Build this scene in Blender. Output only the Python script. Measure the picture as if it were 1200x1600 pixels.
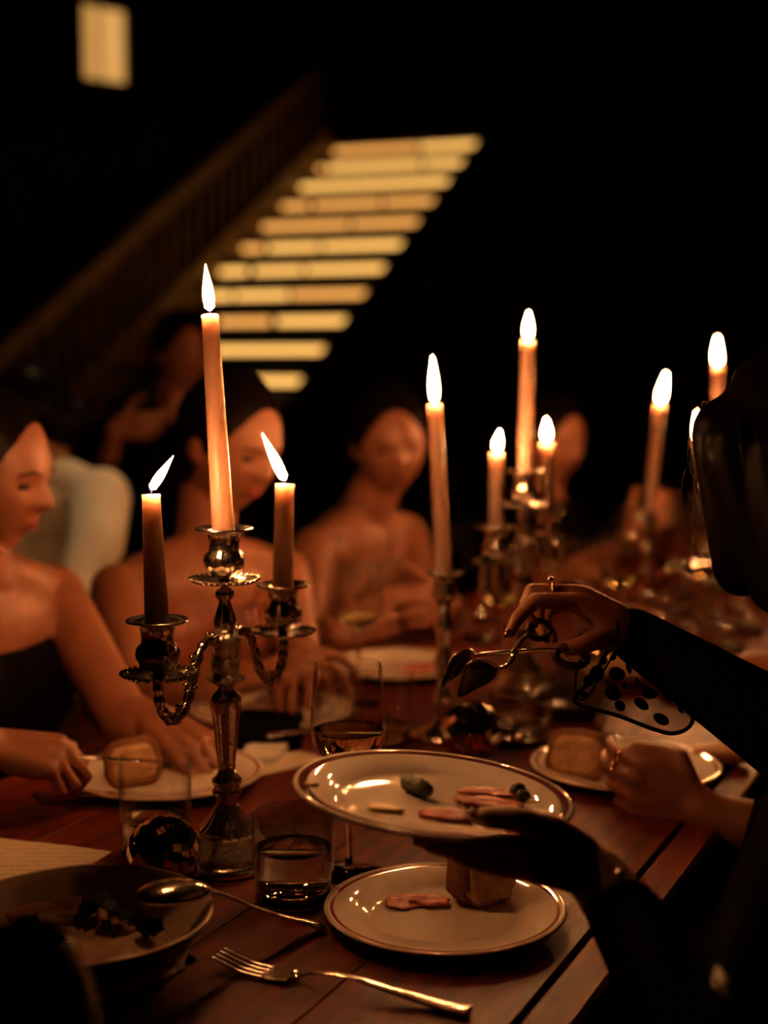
import bpy, math, random
from mathutils import Vector as V, Matrix
random.seed(7)
for o in list(bpy.data.objects): bpy.data.objects.remove(o)
scene = bpy.context.scene
COL = scene.collection
PI = math.pi

# ------------------------------------------------------------------ camera
CAMZ, PITCH, FPX = 1.28, math.radians(6.0), 2222.2
TZ = 0.75                                   # table top height
cam_d = bpy.data.cameras.new('camera')
cam = bpy.data.objects.new('camera', cam_d); COL.objects.link(cam)
cam.location = (0, 0, CAMZ); cam.rotation_euler = (PI/2-PITCH, 0, 0)
cam_d.sensor_fit = 'VERTICAL'; cam_d.sensor_height = 36; cam_d.sensor_width = 27; cam_d.lens = 50
cam_d.clip_start = 0.02; cam_d.clip_end = 100
cam_d.dof.use_dof = True; cam_d.dof.focus_distance = 1.38; cam_d.dof.aperture_fstop = 2.4
cam_d.dof.aperture_blades = 0
scene.camera = cam

# ------------------------------------------------------------------ world, exposure
w = bpy.data.worlds.new('night'); scene.world = w; w.use_nodes = True
w.node_tree.nodes['Background'].inputs[0].default_value = (1.0, 0.35, 0.2, 1)
w.node_tree.nodes['Background'].inputs[1].default_value = 0.0006
vs = scene.view_settings
vs.view_transform = 'Standard'; vs.look = 'None'; vs.gamma = 1.0; vs.use_curve_mapping = False
vs.exposure = 0.0
FLAME_W = 0.33                               # watts of one candle flame
FLAME_COL = (1.0, 0.33, 0.10)
cy = scene.cycles
cy.use_denoising = True
cy.sample_clamp_indirect = 25.0
cy.max_bounces = 10; cy.transparent_max_bounces = 24; cy.transmission_bounces = 10
cy.caustics_reflective = False; cy.caustics_refractive = False

# pixel helpers: a pixel of the 1200x1600 frame with a depth, or with the height of a horizontal plane
cp, sp = math.cos(PITCH), math.sin(PITCH)
def P(px, py, Z):
    u, v = (px-600)/FPX, (800-py)/FPX
    return V((u*Z, Z*(cp+v*sp), CAMZ+Z*(v*cp-sp)))
def T(px, py, z=TZ):
    v = (800-py)/FPX
    return P(px, py, (z-CAMZ)/(v*cp-sp))
YAW = math.atan(0.4767)                     # the table runs to the right and away
D = V((math.sin(YAW), math.cos(YAW), 0)); N = V((-math.cos(YAW), math.sin(YAW), 0))
RZ = math.atan2(D.y, D.x)
EDGE = T(1091, 1336); EDGE.z = 0            # a point on the right table edge
TW = 0.88
C0 = EDGE + N*(TW/2)
def tab(t, s, z=TZ): return V((C0.x, C0.y, 0)) + D*t + N*s + V((0, 0, z))

# ------------------------------------------------------------------ materials
MATS = {}
def nodes(name):
    m = bpy.data.materials.new(name); m.use_nodes = True
    nt = m.node_tree
    return m, nt, nt.nodes['Principled BSDF']
def mat(name, col, rough=0.5, metal=0.0, var=0.12, scale=30, bump=0.0, bscale=None, stretch=None, **kw):
    if name in MATS: return MATS[name]
    m, nt, b = nodes(name)
    b.inputs['Roughness'].default_value = rough; b.inputs['Metallic'].default_value = metal
    for k, v in kw.items(): b.inputs[k.replace('_', ' ')].default_value = v
    tc = nt.nodes.new('ShaderNodeTexCoord'); n = nt.nodes.new('ShaderNodeTexNoise')
    mp = nt.nodes.new('ShaderNodeMapping'); nt.links.new(tc.outputs['Object'], mp.inputs[0])
    if stretch: mp.inputs['Scale'].default_value = stretch
    nt.links.new(mp.outputs[0], n.inputs['Vector'])
    n.inputs['Scale'].default_value = scale; n.inputs['Detail'].default_value = 6
    r = nt.nodes.new('ShaderNodeValToRGB')
    r.color_ramp.elements[0].position = 0.3; r.color_ramp.elements[1].position = 0.7
    r.color_ramp.elements[0].color = tuple(max(0, c*(1-var)) for c in col)+(1,)
    r.color_ramp.elements[1].color = tuple(min(1, c*(1+var)) for c in col)+(1,)
    nt.links.new(n.outputs['Fac'], r.inputs[0]); nt.links.new(r.outputs[0], b.inputs['Base Color'])
    if bump:
        bn = nt.nodes.new('ShaderNodeTexNoise'); bn.inputs['Scale'].default_value = bscale or scale*3
        bn.inputs['Detail'].default_value = 4
        nt.links.new(mp.outputs[0], bn.inputs['Vector'])
        bp = nt.nodes.new('ShaderNodeBump'); bp.inputs['Strength'].default_value = bump
        bp.inputs['Distance'].default_value = 0.002
        nt.links.new(bn.outputs['Fac'], bp.inputs['Height']); nt.links.new(bp.outputs[0], b.inputs['Normal'])
    MATS[name] = m; return m
def thin_glass(name, tint=(1, 1, 1), ior=1.5, boost=1.0):
    m = bpy.data.materials.new(name); m.use_nodes = True; nt = m.node_tree; nt.nodes.clear()
    o = nt.nodes.new('ShaderNodeOutputMaterial'); mx = nt.nodes.new('ShaderNodeMixShader')
    t = nt.nodes.new('ShaderNodeBsdfTransparent'); g = nt.nodes.new('ShaderNodeBsdfGlossy')
    t.inputs[0].default_value = tint+(1,); g.inputs['Roughness'].default_value = 0.02
    f = nt.nodes.new('ShaderNodeLayerWeight'); f.inputs[0].default_value = 0.5
    pw_ = nt.nodes.new('ShaderNodeMath'); pw_.operation = 'POWER'; pw_.inputs[1].default_value = 4.0
    k = nt.nodes.new('ShaderNodeMath'); k.operation = 'MULTIPLY_ADD'; k.inputs[1].default_value = 0.75*boost; k.inputs[2].default_value = 0.045*boost
    k.use_clamp = True; nt.links.new(f.outputs['Facing'], pw_.inputs[0])
    nt.links.new(pw_.outputs[0], k.inputs[0]); nt.links.new(k.outputs[0], mx.inputs[0])
    nt.links.new(t.outputs[0], mx.inputs[1]); nt.links.new(g.outputs[0], mx.inputs[2])
    nt.links.new(mx.outputs[0], o.inputs[0]); MATS[name] = m; return m
def emit(name, col, s, thin=False, noise=0.0):
    m = bpy.data.materials.new(name); m.use_nodes = True; nt = m.node_tree; nt.nodes.clear()
    o = nt.nodes.new('ShaderNodeOutputMaterial'); e = nt.nodes.new('ShaderNodeEmission')
    e.inputs[0].default_value = col+(1,); e.inputs[1].default_value = s
    if thin:
        a = nt.nodes.new('ShaderNodeAddShader'); t = nt.nodes.new('ShaderNodeBsdfTransparent')
        nt.links.new(e.outputs[0], a.inputs[0]); nt.links.new(t.outputs[0], a.inputs[1]); nt.links.new(a.outputs[0], o.inputs[0])
    else: nt.links.new(e.outputs[0], o.inputs[0])
    MATS[name] = m; return m
def ring_plate(name, col, ring, bands):
    """glazed china, bands of colour at given radii (object space)"""
    m, nt, b = nodes(name); b.inputs['Roughness'].default_value = 0.05
    tc = nt.nodes.new('ShaderNodeTexCoord'); sx = nt.nodes.new('ShaderNodeSeparateXYZ'); nt.links.new(tc.outputs['Object'], sx.inputs[0])
    cb = nt.nodes.new('ShaderNodeCombineXYZ'); nt.links.new(sx.outputs[0], cb.inputs[0]); nt.links.new(sx.outputs[1], cb.inputs[1])
    ln = nt.nodes.new('ShaderNodeVectorMath'); ln.operation = 'LENGTH'; nt.links.new(cb.outputs[0], ln.inputs[0])
    nz = nt.nodes.new('ShaderNodeTexNoise'); nz.inputs['Scale'].default_value = 14; nt.links.new(tc.outputs['Object'], nz.inputs['Vector'])
    last = None
    mixn = nt.nodes.new('ShaderNodeMix'); mixn.data_type = 'RGBA'
    mixn.inputs['A'].default_value = tuple(c*0.94 for c in col)+(1,); mixn.inputs['B'].default_value = col+(1,)
    nt.links.new(nz.outputs['Fac'], mixn.inputs['Factor']); last = mixn.outputs['Result']
    for r0, r1, k in bands:
        c = nt.nodes.new('ShaderNodeMath'); c.operation = 'COMPARE'; c.inputs[1].default_value = (r0+r1)/2; c.inputs[2].default_value = (r1-r0)/2
        nt.links.new(ln.outputs['Value'], c.inputs[0])
        kk = nt.nodes.new('ShaderNodeMath'); kk.operation = 'MULTIPLY'; kk.inputs[1].default_value = k; nt.links.new(c.outputs[0], kk.inputs[0])
        mx = nt.nodes.new('ShaderNodeMix'); mx.data_type = 'RGBA'; nt.links.new(kk.outputs[0], mx.inputs['Factor'])
        nt.links.new(last, mx.inputs['A']); mx.inputs['B'].default_value = ring+(1,); last = mx.outputs['Result']
    nt.links.new(last, b.inputs['Base Color']); MATS[name] = m; return m

M = {}
M['wood'] = mat('table_wood', (0.130, 0.015, 0.0035), 0.48, Specular_IOR_Level=0.28, var=0.55, scale=7, bump=0.25, bscale=40, stretch=(1, 9, 9))
M['wood_edge'] = mat('edge_wood', (0.18, 0.026, 0.006), 0.5, Specular_IOR_Level=0.25, var=0.5, scale=9, bump=0.3, bscale=40, stretch=(1, 9, 9))
M['dark_wood'] = mat('dark_wood', (0.03, 0.016, 0.010), 0.5, var=0.4, scale=8, stretch=(1, 8, 8))
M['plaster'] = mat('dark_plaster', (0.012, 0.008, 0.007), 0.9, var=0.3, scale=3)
M['silver'] = mat('silver_plate', (0.88, 0.81, 0.72), 0.20, 1.0, var=0.10, scale=60, bump=0.35, bscale=160)
M['silver_emb'] = mat('embossed_silver', (0.90, 0.82, 0.72), 0.36, 1.0, var=0.25, scale=90, bump=1.0, bscale=150)
M['steel'] = mat('cutlery_steel', (0.72, 0.67, 0.60), 0.17, 1.0, var=0.08, scale=80, bump=0.05, bscale=300)
M['steel_dark'] = mat('aged_steel', (0.10, 0.07, 0.055), 0.5, 1.0, var=0.3, scale=60)
M['gold'] = mat('gold', (0.85, 0.58, 0.25), 0.18, 1.0)
M['wax'] = mat('pink_wax', (0.31, 0.205, 0.165), 0.42, var=0.04, scale=12, Subsurface_Weight=1.0, Subsurface_Scale=0.07)
M['wax'].node_tree.nodes['Principled BSDF'].inputs['Subsurface Radius'].default_value = (1.0, 0.85, 0.72)
M['wick'] = mat('wick', (0.015, 0.010, 0.009), 0.9)
M['flame'] = emit('flame', (1.0, 0.36, 0.115), 400.0, thin=True)
nt = M['flame'].node_tree; lw_ = nt.nodes.new('ShaderNodeLayerWeight'); lw_.inputs[0].default_value = 0.5      # a glowing gas: the chord through it is short at its edge
iv = nt.nodes.new('ShaderNodeMath'); iv.operation = 'SUBTRACT'; iv.inputs[0].default_value = 1.0; nt.links.new(lw_.outputs['Facing'], iv.inputs[1])
pw_ = nt.nodes.new('ShaderNodeMath'); pw_.operation = 'POWER'; pw_.inputs[1].default_value = 2.2; nt.links.new(iv.outputs[0], pw_.inputs[0])
ml = nt.nodes.new('ShaderNodeMath'); ml.operation = 'MULTIPLY'; ml.inputs[1].default_value = 560.0; nt.links.new(pw_.outputs[0], ml.inputs[0])
nt.links.new(ml.outputs[0], [n for n in nt.nodes if n.type == 'EMISSION'][0].inputs[1])
M['flame_blue'] = emit('flame_blue', (0.10, 0.16, 0.75), 0.22, thin=True)
M['glass'] = thin_glass('clear_glass', (0.985, 0.98, 0.97), boost=1.25)
m, nt, b = nodes('thick_glass'); b.inputs['Transmission Weight'].default_value = 1; b.inputs['Roughness'].default_value = 0.01
b.inputs['IOR'].default_value = 1.5; b.inputs['Base Color'].default_value = (0.98, 0.97, 0.95, 1); M['thick'] = m
m, nt, b = nodes('water'); b.inputs['Transmission Weight'].default_value = 1; b.inputs['Roughness'].default_value = 0.0
b.inputs['IOR'].default_value = 1.33; b.inputs['Base Color'].default_value = (1, 0.985, 0.95, 1); M['water'] = m
m, nt, b = nodes('white_wine'); b.inputs['Transmission Weight'].default_value = 1; b.inputs['Roughness'].default_value = 0.0
b.inputs['IOR'].default_value = 1.34; b.inputs['Base Color'].default_value = (0.95, 0.78, 0.42, 1); M['wine'] = m
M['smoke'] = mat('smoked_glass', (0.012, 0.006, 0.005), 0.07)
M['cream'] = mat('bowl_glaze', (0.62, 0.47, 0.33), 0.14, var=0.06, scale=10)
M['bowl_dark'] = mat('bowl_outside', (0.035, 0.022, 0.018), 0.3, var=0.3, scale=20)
M['paper'] = mat('paper', (0.78, 0.66, 0.48), 0.85, var=0.05, scale=20)
M['bread'] = mat('bread_crumb', (0.62, 0.37, 0.19), 0.9, var=0.3, scale=60, bump=0.8, bscale=160)
M['crust'] = mat('bread_crust', (0.22, 0.085, 0.032), 0.7, var=0.4, scale=50, bump=0.6, bscale=120)
M['meat'] = mat('cured_meat', (0.52, 0.13, 0.085), 0.4, var=0.45, scale=90, bump=0.4, bscale=200)
M['meat2'] = mat('cured_meat_pale', (0.60, 0.20, 0.135), 0.4, var=0.45, scale=70, bump=0.4, bscale=200)
M['pickle'] = mat('pickle', (0.040, 0.048, 0.010), 0.42, var=0.5, scale=120, bump=0.9, bscale=260)
M['butter'] = mat('butter', (0.80, 0.62, 0.22), 0.4)
M['olive'] = mat('olive', (0.05, 0.016, 0.012), 0.2)
M['grain'] = mat('creamy_grain', (0.52, 0.32, 0.16), 0.6, var=0.3, scale=80, bump=1.0, bscale=140)
M['slice'] = mat('braised_slice', (0.30, 0.12, 0.055), 0.4, var=0.3, scale=60, bump=0.5)
M['herb'] = mat('herb', (0.022, 0.032, 0.014), 0.6, var=0.4, scale=80)
M['herb_stem'] = mat('herb_stem', (0.22, 0.12, 0.07), 0.5)
M['white_cloth'] = mat('white_cloth', (0.78, 0.74, 0.66), 0.9, var=0.05, scale=40, bump=0.2)
M['white_shirt'] = mat('white_shirt', (0.80, 0.76, 0.62), 0.9, var=0.06, scale=12, bump=0.5, bscale=14)
M['black_cloth'] = mat('black_cloth', (0.004, 0.003, 0.003), 0.9, var=0.3, scale=40, Specular_IOR_Level=0.08)
M['black_satin'] = mat('black_satin', (0.004, 0.003, 0.003), 0.7, var=0.3, scale=30, Specular_IOR_Level=0.12)
M['nude'] = mat('terracotta_satin', (0.24, 0.065, 0.030), 0.5, var=0.1, scale=20)
M['bronze'] = mat('bronze_cloth', (0.20, 0.085, 0.035), 0.55, var=0.3, scale=120)
M['hair'] = mat('black_hair', (0.005, 0.003, 0.003), 0.42, var=0.4, scale=60, bump=0.8, bscale=120, stretch=(6, 6, 1), Specular_IOR_Level=0.22)
M['brow'] = mat('brow', (0.035, 0.014, 0.009), 0.8)
M['eye'] = mat('eye', (0.030, 0.018, 0.014), 0.12)
M['lips'] = mat('lips', (0.20, 0.035, 0.025), 0.35)
M['nail'] = mat('nail_lacquer', (0.085, 0.008, 0.008), 0.12)
M['mirror'] = mat('mirror_tile', (0.82, 0.80, 0.74), 0.04, 1.0, var=0.03)
M['ball_core'] = mat('ball_core', (0.02, 0.015, 0.012), 0.6)
M['stair_light'] = emit('stair_light', (1.0, 0.50, 0.115), 1.8)
M['stair_light2'] = emit('stair_light_warm', (1.0, 0.42, 0.090), 1.45)
M['win_light'] = emit('window_glow', (1.0, 0.49, 0.13), 0.72)
M['win_light2'] = emit('window_glow_soft', (1.0, 0.47, 0.115), 0.62)
m, nt, b = nodes('skin')
b.inputs['Base Color'].default_value = (0.60, 0.31, 0.19, 1); b.inputs['Roughness'].default_value = 0.46
b.inputs['Subsurface Weight'].default_value = 0.12; b.inputs['Subsurface Scale'].default_value = 0.01
tc = nt.nodes.new('ShaderNodeTexCoord'); n = nt.nodes.new('ShaderNodeTexNoise'); n.inputs['Scale'].default_value = 25
r = nt.nodes.new('ShaderNodeValToRGB'); r.color_ramp.elements[0].color = (0.265, 0.102, 0.049, 1); r.color_ramp.elements[1].color = (0.33, 0.132, 0.068, 1)
nt.links.new(tc.outputs['Object'], n.inputs['Vector']); nt.links.new(n.outputs['Fac'], r.inputs[0]); nt.links.new(r.outputs[0], b.inputs['Base Color'])
M['skin'] = m
# sheer black net: half open weave
m = bpy.data.materials.new('sheer_net'); m.use_nodes = True; nt = m.node_tree; nt.nodes.clear()
o = nt.nodes.new('ShaderNodeOutputMaterial'); mx = nt.nodes.new('ShaderNodeMixShader'); t = nt.nodes.new('ShaderNodeBsdfTransparent')
d_ = nt.nodes.new('ShaderNodeBsdfDiffuse'); d_.inputs[0].default_value = (0.012, 0.008, 0.008, 1); mx.inputs[0].default_value = 0.58
nt.links.new(t.outputs[0], mx.inputs[1]); nt.links.new(d_.outputs[0], mx.inputs[2]); nt.links.new(mx.outputs[0], o.inputs[0]); M['net'] = m
def matte(name, col, gloss=0.0, rough=0.4):
    m = bpy.data.materials.new(name); m.use_nodes = True; nt = m.node_tree; nt.nodes.clear()
    o = nt.nodes.new('ShaderNodeOutputMaterial'); d = nt.nodes.new('ShaderNodeBsdfDiffuse'); g = nt.nodes.new('ShaderNodeBsdfGlossy'); x = nt.nodes.new('ShaderNodeMixShader')
    tc = nt.nodes.new('ShaderNodeTexCoord'); n = nt.nodes.new('ShaderNodeTexNoise'); n.inputs['Scale'].default_value = 40; nt.links.new(tc.outputs['Object'], n.inputs['Vector'])
    r = nt.nodes.new('ShaderNodeValToRGB'); r.color_ramp.elements[0].color = tuple(c*0.6 for c in col)+(1,); r.color_ramp.elements[1].color = tuple(c*1.3 for c in col)+(1,)
    nt.links.new(n.outputs['Fac'], r.inputs[0]); nt.links.new(r.outputs[0], d.inputs[0]); g.inputs['Roughness'].default_value = rough
    x.inputs[0].default_value = gloss; nt.links.new(d.outputs[0], x.inputs[1]); nt.links.new(g.outputs[0], x.inputs[2]); nt.links.new(x.outputs[0], o.inputs[0])
    MATS[name] = m; return m
M['black_cloth'] = matte('black_cloth_matte', (0.005, 0.0035, 0.0035)); M['black_satin'] = matte('black_crepe', (0.005, 0.0035, 0.0035), 0.002, 0.5)
M['hair'] = matte('black_hair_matte', (0.005, 0.003, 0.0025), 0.006, 0.35)
M['lit_strand'] = matte('lit_hair_strand', (0.10, 0.04, 0.02), 0.15, 0.3)  # candlelight on loose black hair, put into a lighter brown colour
# menu paper with faint printed lines
m, nt, b = nodes('menu_print'); b.inputs['Roughness'].default_value = 0.85
tc = nt.nodes.new('ShaderNodeTexCoord'); br = nt.nodes.new('ShaderNodeTexBrick'); nt.links.new(tc.outputs['Object'], br.inputs['Vector'])
br.inputs['Scale'].default_value = 1.0; br.inputs['Brick Width'].default_value = 0.05; br.inputs['Row Height'].default_value = 0.013; br.inputs['Mortar Size'].default_value = 0.0046
br.inputs['Mortar Smooth'].default_value = 0.1
br.inputs['Color1'].default_value = (0.60, 0.48, 0.32, 1); br.inputs['Color2'].default_value = (0.70, 0.58, 0.40, 1); br.inputs['Mortar'].default_value = (0.78, 0.66, 0.46, 1)
nt.links.new(br.outputs['Color'], b.inputs['Base Color']); M['menu'] = m

# ------------------------------------------------------------------ mesh helpers
class MB:
    def __init__(s): s.v = []; s.f = []
    def add(s, v, f):
        n = len(s.v); s.v += [V(x) for x in v]; s.f += [[i+n for i in q] for q in f]; return s
    def box(s, c, size, R=None):
        c = V(c); h = V(size)/2
        v = [V((x*h.x, y*h.y, z*h.z)) for z in (-1, 1) for y in (-1, 1) for x in (-1, 1)]
        v = [c+(R@p if R else p) for p in v]
        return s.add(v, [(0, 2, 3, 1), (4, 5, 7, 6), (0, 1, 5, 4), (2, 6, 7, 3), (0, 4, 6, 2), (1, 3, 7, 5)])
    def bbox(s, c, size, bev, R=None):
        """box with chamfered edges (top and sides)"""
        c = V(c); x, y, z = [q/2 for q in size]; b = bev
        def ring(ix, iy, zz): return [(-x+ix+b, -y+iy, zz), (x-ix-b, -y+iy, zz), (x-ix, -y+iy+b, zz), (x-ix, y-iy-b, zz), (x-ix-b, y-iy, zz), (-x+ix+b, y-iy, zz), (-x+ix, y-iy-b, zz), (-x+ix, -y+iy+b, zz)]
        rs = [ring(b, b, -z), ring(0, 0, -z+b), ring(0, 0, z-b), ring(b, b, z)]
        v = [c+(R@V(p) if R else V(p)) for r in rs for p in r]
        f = [tuple(range(7, -1, -1)), tuple(range(24, 32))]
        for k in range(3):
            for i in range(8): j = (i+1) % 8; f.append((k*8+i, k*8+j, k*8+8+j, k*8+8+i))
        return s.add(v, f)
    def lathe(s, prof, seg=40, c=(0, 0, 0), fn=None, R=None, close=False, caps=True):
        c = V(c); v = []; f = []
        for k, (r, z) in enumerate(prof):
            for i in range(seg):
                a = 2*PI*i/seg; rr, zz = (r, z) if not fn else fn(k, a, r, z)
                p = V((rr*math.cos(a), rr*math.sin(a), zz)); v.append(c+(R@p if R else p))
        n = len(prof)
        for k in range(n if close else n-1):
            for i in range(seg):
                j = (i+1) % seg; k2 = (k+1) % n; f.append((k*seg+i, k*seg+j, k2*seg+j, k2*seg+i))
        if not close and caps:
            if prof[0][0] > 1e-6: f.append(tuple(range(seg-1, -1, -1)))
            if prof[-1][0] > 1e-6: f.append(tuple((n-1)*seg+i for i in range(seg)))
        return s.add(v, f)
    def tube(s, pts, rad, seg=10, flat=1.0, up=None):
        pts = [V(p) for p in pts]; n = len(pts); rs = rad if hasattr(rad, '__len__') else [rad]*n
        v = []; f = []; ref = V(up) if up else V((0.13, 0.27, 0.95))
        for k in range(n):
            t = (pts[min(k+1, n-1)]-pts[max(k-1, 0)]).normalized()
            a = t.cross(ref)
            if a.length < 1e-4: a = t.cross(V((1, 0, 0)))
            a.normalize(); b2 = a.cross(t)
            if not up: ref = b2
            for i in range(seg):
                q = 2*PI*i/seg; v.append(pts[k]+a*math.cos(q)*rs[k]+b2*math.sin(q)*rs[k]*flat)
        for k in range(n-1):
            for i in range(seg): j = (i+1) % seg; f.append((k*seg+i, k*seg+j, k*seg+seg+j, k*seg+seg+i))
        f.append(tuple(range(seg-1, -1, -1))); f.append(tuple((n-1)*seg+i for i in range(seg)))
        return s.add(v, f)
    def ring(s, pts, rad, seg=8, flat=1.0):
        """closed tube"""
        pts = [V(p) for p in pts]; n = len(pts); v = []; f = []
        c = sum(pts, V((0, 0, 0)))/n; nrm = V((0, 0, 0))
        for k in range(n): nrm += (pts[k]-c).cross(pts[(k+1) % n]-c)
        nrm.normalize()
        for k in range(n):
            t = (pts[(k+1) % n]-pts[k-1]).normalized(); a = t.cross(nrm).normalized()
            b2 = a.cross(t)
            for i in range(seg):
                q = 2*PI*i/seg; v.append(pts[k]+a*math.cos(q)*rad+b2*math.sin(q)*rad*flat)
        for k in range(n):
            for i in range(seg): j = (i+1) % seg; k2 = (k+1) % n; f.append((k*seg+i, k*seg+j, k2*seg+j, k2*seg+i))
        return s.add(v, f)
    def ell(s, c, rad, R=None, seg=18, rings=12, fn=None):
        c = V(c); v = [];  f = []
        for k in range(rings+1):
            th = PI*k/rings
            for i in range(seg):
                ph = 2*PI*i/seg; d = V((math.sin(th)*math.cos(ph), math.sin(th)*math.sin(ph), math.cos(th)))
                p = V((d.x*rad[0], d.y*rad[1], d.z*rad[2]))
                if fn: p = fn(d, p)
                v.append(c+(R@p if R else p))
        for k in range(rings):
            for i in range(seg): j = (i+1) % seg; f.append((k*seg+i, k*seg+seg+i, k*seg+seg+j, k*seg+j))
        return s.add(v, f)
    def cap(s, a, b, ra, rb, seg=14):
        a, b = V(a), V(b); t = b-a; L = t.length
        if L < 1e-6: return s.ell(a, (ra, ra, ra))
        t /= L; pts = []; rs = []
        for q in (0.02, 0.3, 0.6, 0.9, 1.2): pts.append(a-t*ra*math.cos(q)); rs.append(ra*math.sin(q))
        pts.append(a); rs.append(ra); pts.append(b); rs.append(rb)
        for q in (1.2, 0.9, 0.6, 0.3, 0.02): pts.append(b+t*rb*math.cos(q)); rs.append(rb*math.sin(q))
        return s.tube(pts, rs, seg)
    def mesh(s, name):
        me = bpy.data.meshes.new(name); me.from_pydata([tuple(x) for x in s.v], [], s.f); me.validate(); me.update(); return me

def link(name, data, m=None, parent=None, smooth=True, loc=None):
    o = bpy.data.objects.new(name, data); COL.objects.link(o)
    if data is not None and m is not None and not data.materials: data.materials.append(M[m] if isinstance(m, str) else m)
    if data is not None and smooth and hasattr(data, 'polygons'): data.polygons.foreach_set('use_smooth', [True]*len(data.polygons))
    if parent: o.parent = parent
    if loc is not None: o.location = loc
    return o
def obj(name, mb, m, parent=None, smooth=True, loc=None):
    return link(name, mb.mesh(name) if isinstance(mb, MB) else mb, m, parent, smooth, loc)
def tag(o, label=None, cat=None, group=None, kind=None):
    if label: o['label'] = label
    if cat: o['category'] = cat
    if group: o['group'] = group
    if kind: o['kind'] = kind
    return o
def thing(name, label, cat, loc=(0, 0, 0), rz=0.0, group=None):
    o = link(name, None); o.location = loc; o.rotation_euler = (0, 0, rz); return tag(o, label, cat, group)
def sharp(o, ang=35):
    me = o.data; me.polygons.foreach_set('use_smooth', [True]*len(me.polygons))
    md = o.modifiers.new('split', 'EDGE_SPLIT'); md.split_angle = math.radians(ang); return o
def copy_tree(o, parent=None):
    c = o.copy(); COL.objects.link(c); c.parent = parent
    for ch in list(o.children): copy_tree(ch, c)
    return c
def remesh(mb, voxel, smooth=4, cuts=(), sub=V((0, 0, 0))):
    """union of overlapping closed shells as one continuous surface"""
    me = mb.mesh('shells'); o = link('shells', me, smooth=False)
    r = o.modifiers.new('r', 'REMESH'); r.mode = 'VOXEL'; r.voxel_size = voxel
    if smooth:
        s = o.modifiers.new('s', 'SMOOTH'); s.factor = 0.5; s.iterations = smooth
    dg = bpy.context.evaluated_depsgraph_get()
    out = bpy.data.meshes.new_from_object(o.evaluated_get(dg))
    bpy.data.objects.remove(o); bpy.data.meshes.remove(me)
    if cuts:
        import bmesh
        bm = bmesh.new(); bm.from_mesh(out)
        for co, no in cuts:
            bmesh.ops.bisect_plane(bm, geom=bm.verts[:]+bm.edges[:]+bm.faces[:], plane_co=co, plane_no=no, clear_outer=True)
            bmesh.ops.holes_fill(bm, edges=[e for e in bm.edges if e.is_boundary])
        bm.to_mesh(out); bm.free()
    out.transform(Matrix.Translation(-sub)); return out
def frame(fw, up):
    """rotation with local y along fw and local z near up"""
    y = V(fw).normalized(); x = y.cross(V(up)).normalized(); z = x.cross(y)
    return Matrix((x, y, z)).transposed()
def bez(pts, n=8):
    """Catmull-Rom through the points"""
    pts = [V(p) for p in pts]; out = []
    for k in range(len(pts)-1):
        a, b, c, d = pts[max(k-1, 0)], pts[k], pts[k+1], pts[min(k+2, len(pts)-1)]
        for i in range(n):
            t = i/n; out.append(0.5*((2*b)+(c-a)*t+(2*a-5*b+4*c-d)*t*t+(3*b-a-3*c+d)*t**3))
    out.append(pts[-1]); return out
# ================================================================== the room
def struct(name, mb, m, parent=None, smooth=False):
    o = obj(name, mb, m, parent, smooth)
    if not parent: o['kind'] = 'structure'
    return o
struct('floor', MB().box((0, 5, -0.05), (16, 20, 0.1)), 'dark_wood')
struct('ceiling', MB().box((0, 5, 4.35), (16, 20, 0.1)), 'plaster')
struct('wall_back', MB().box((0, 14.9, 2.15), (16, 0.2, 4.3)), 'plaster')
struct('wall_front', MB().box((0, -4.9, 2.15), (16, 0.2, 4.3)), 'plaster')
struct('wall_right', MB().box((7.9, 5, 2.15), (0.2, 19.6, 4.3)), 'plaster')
wc = P(161, 70, 10.0); wd = V((0.75, 0.66, 0)).normalized(); wn = V((wd.y, -wd.x, 0))
Rw = Matrix((wd, -wn, V((0, 0, 1)))).transposed()
WL = V((wc.x, wc.y, 0)) - wn*0.12
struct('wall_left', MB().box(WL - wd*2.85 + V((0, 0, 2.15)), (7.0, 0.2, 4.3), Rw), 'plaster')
# lit window on the left wall
win = thing('window_1', None, None); win['kind'] = 'structure'; win.location = wc - V((0, 0, 0.30))
def inw(x, y, z): return wd*x + wn*y + V((0, 0, z))
ww, wh = 0.345, 0.50
mb = MB()
for sx in (-1, 1): mb.box(inw(sx*(ww/2+0.02), 0.0, 0.30), (0.04, 0.07, wh+0.08), Rw)
for sz in (-1, 1): mb.box(inw(0, 0.0, 0.30+sz*(wh/2+0.02)), (ww, 0.07, 0.04), Rw)
obj('window_frame', mb, 'dark_wood', win, False)
obj('mullion', MB().box(inw(-0.03, 0.0, 0.30), (0.006, 0.03, wh), Rw), 'dark_wood', win, False)
obj('pane', MB().box(inw(-0.1025, -0.012, 0.30), (0.139, 0.01, wh), Rw), 'win_light2', win, False)
obj('pane', MB().box(inw(0.0735, -0.012, 0.30), (0.198, 0.01, wh), Rw), 'win_light', win, False)

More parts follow.
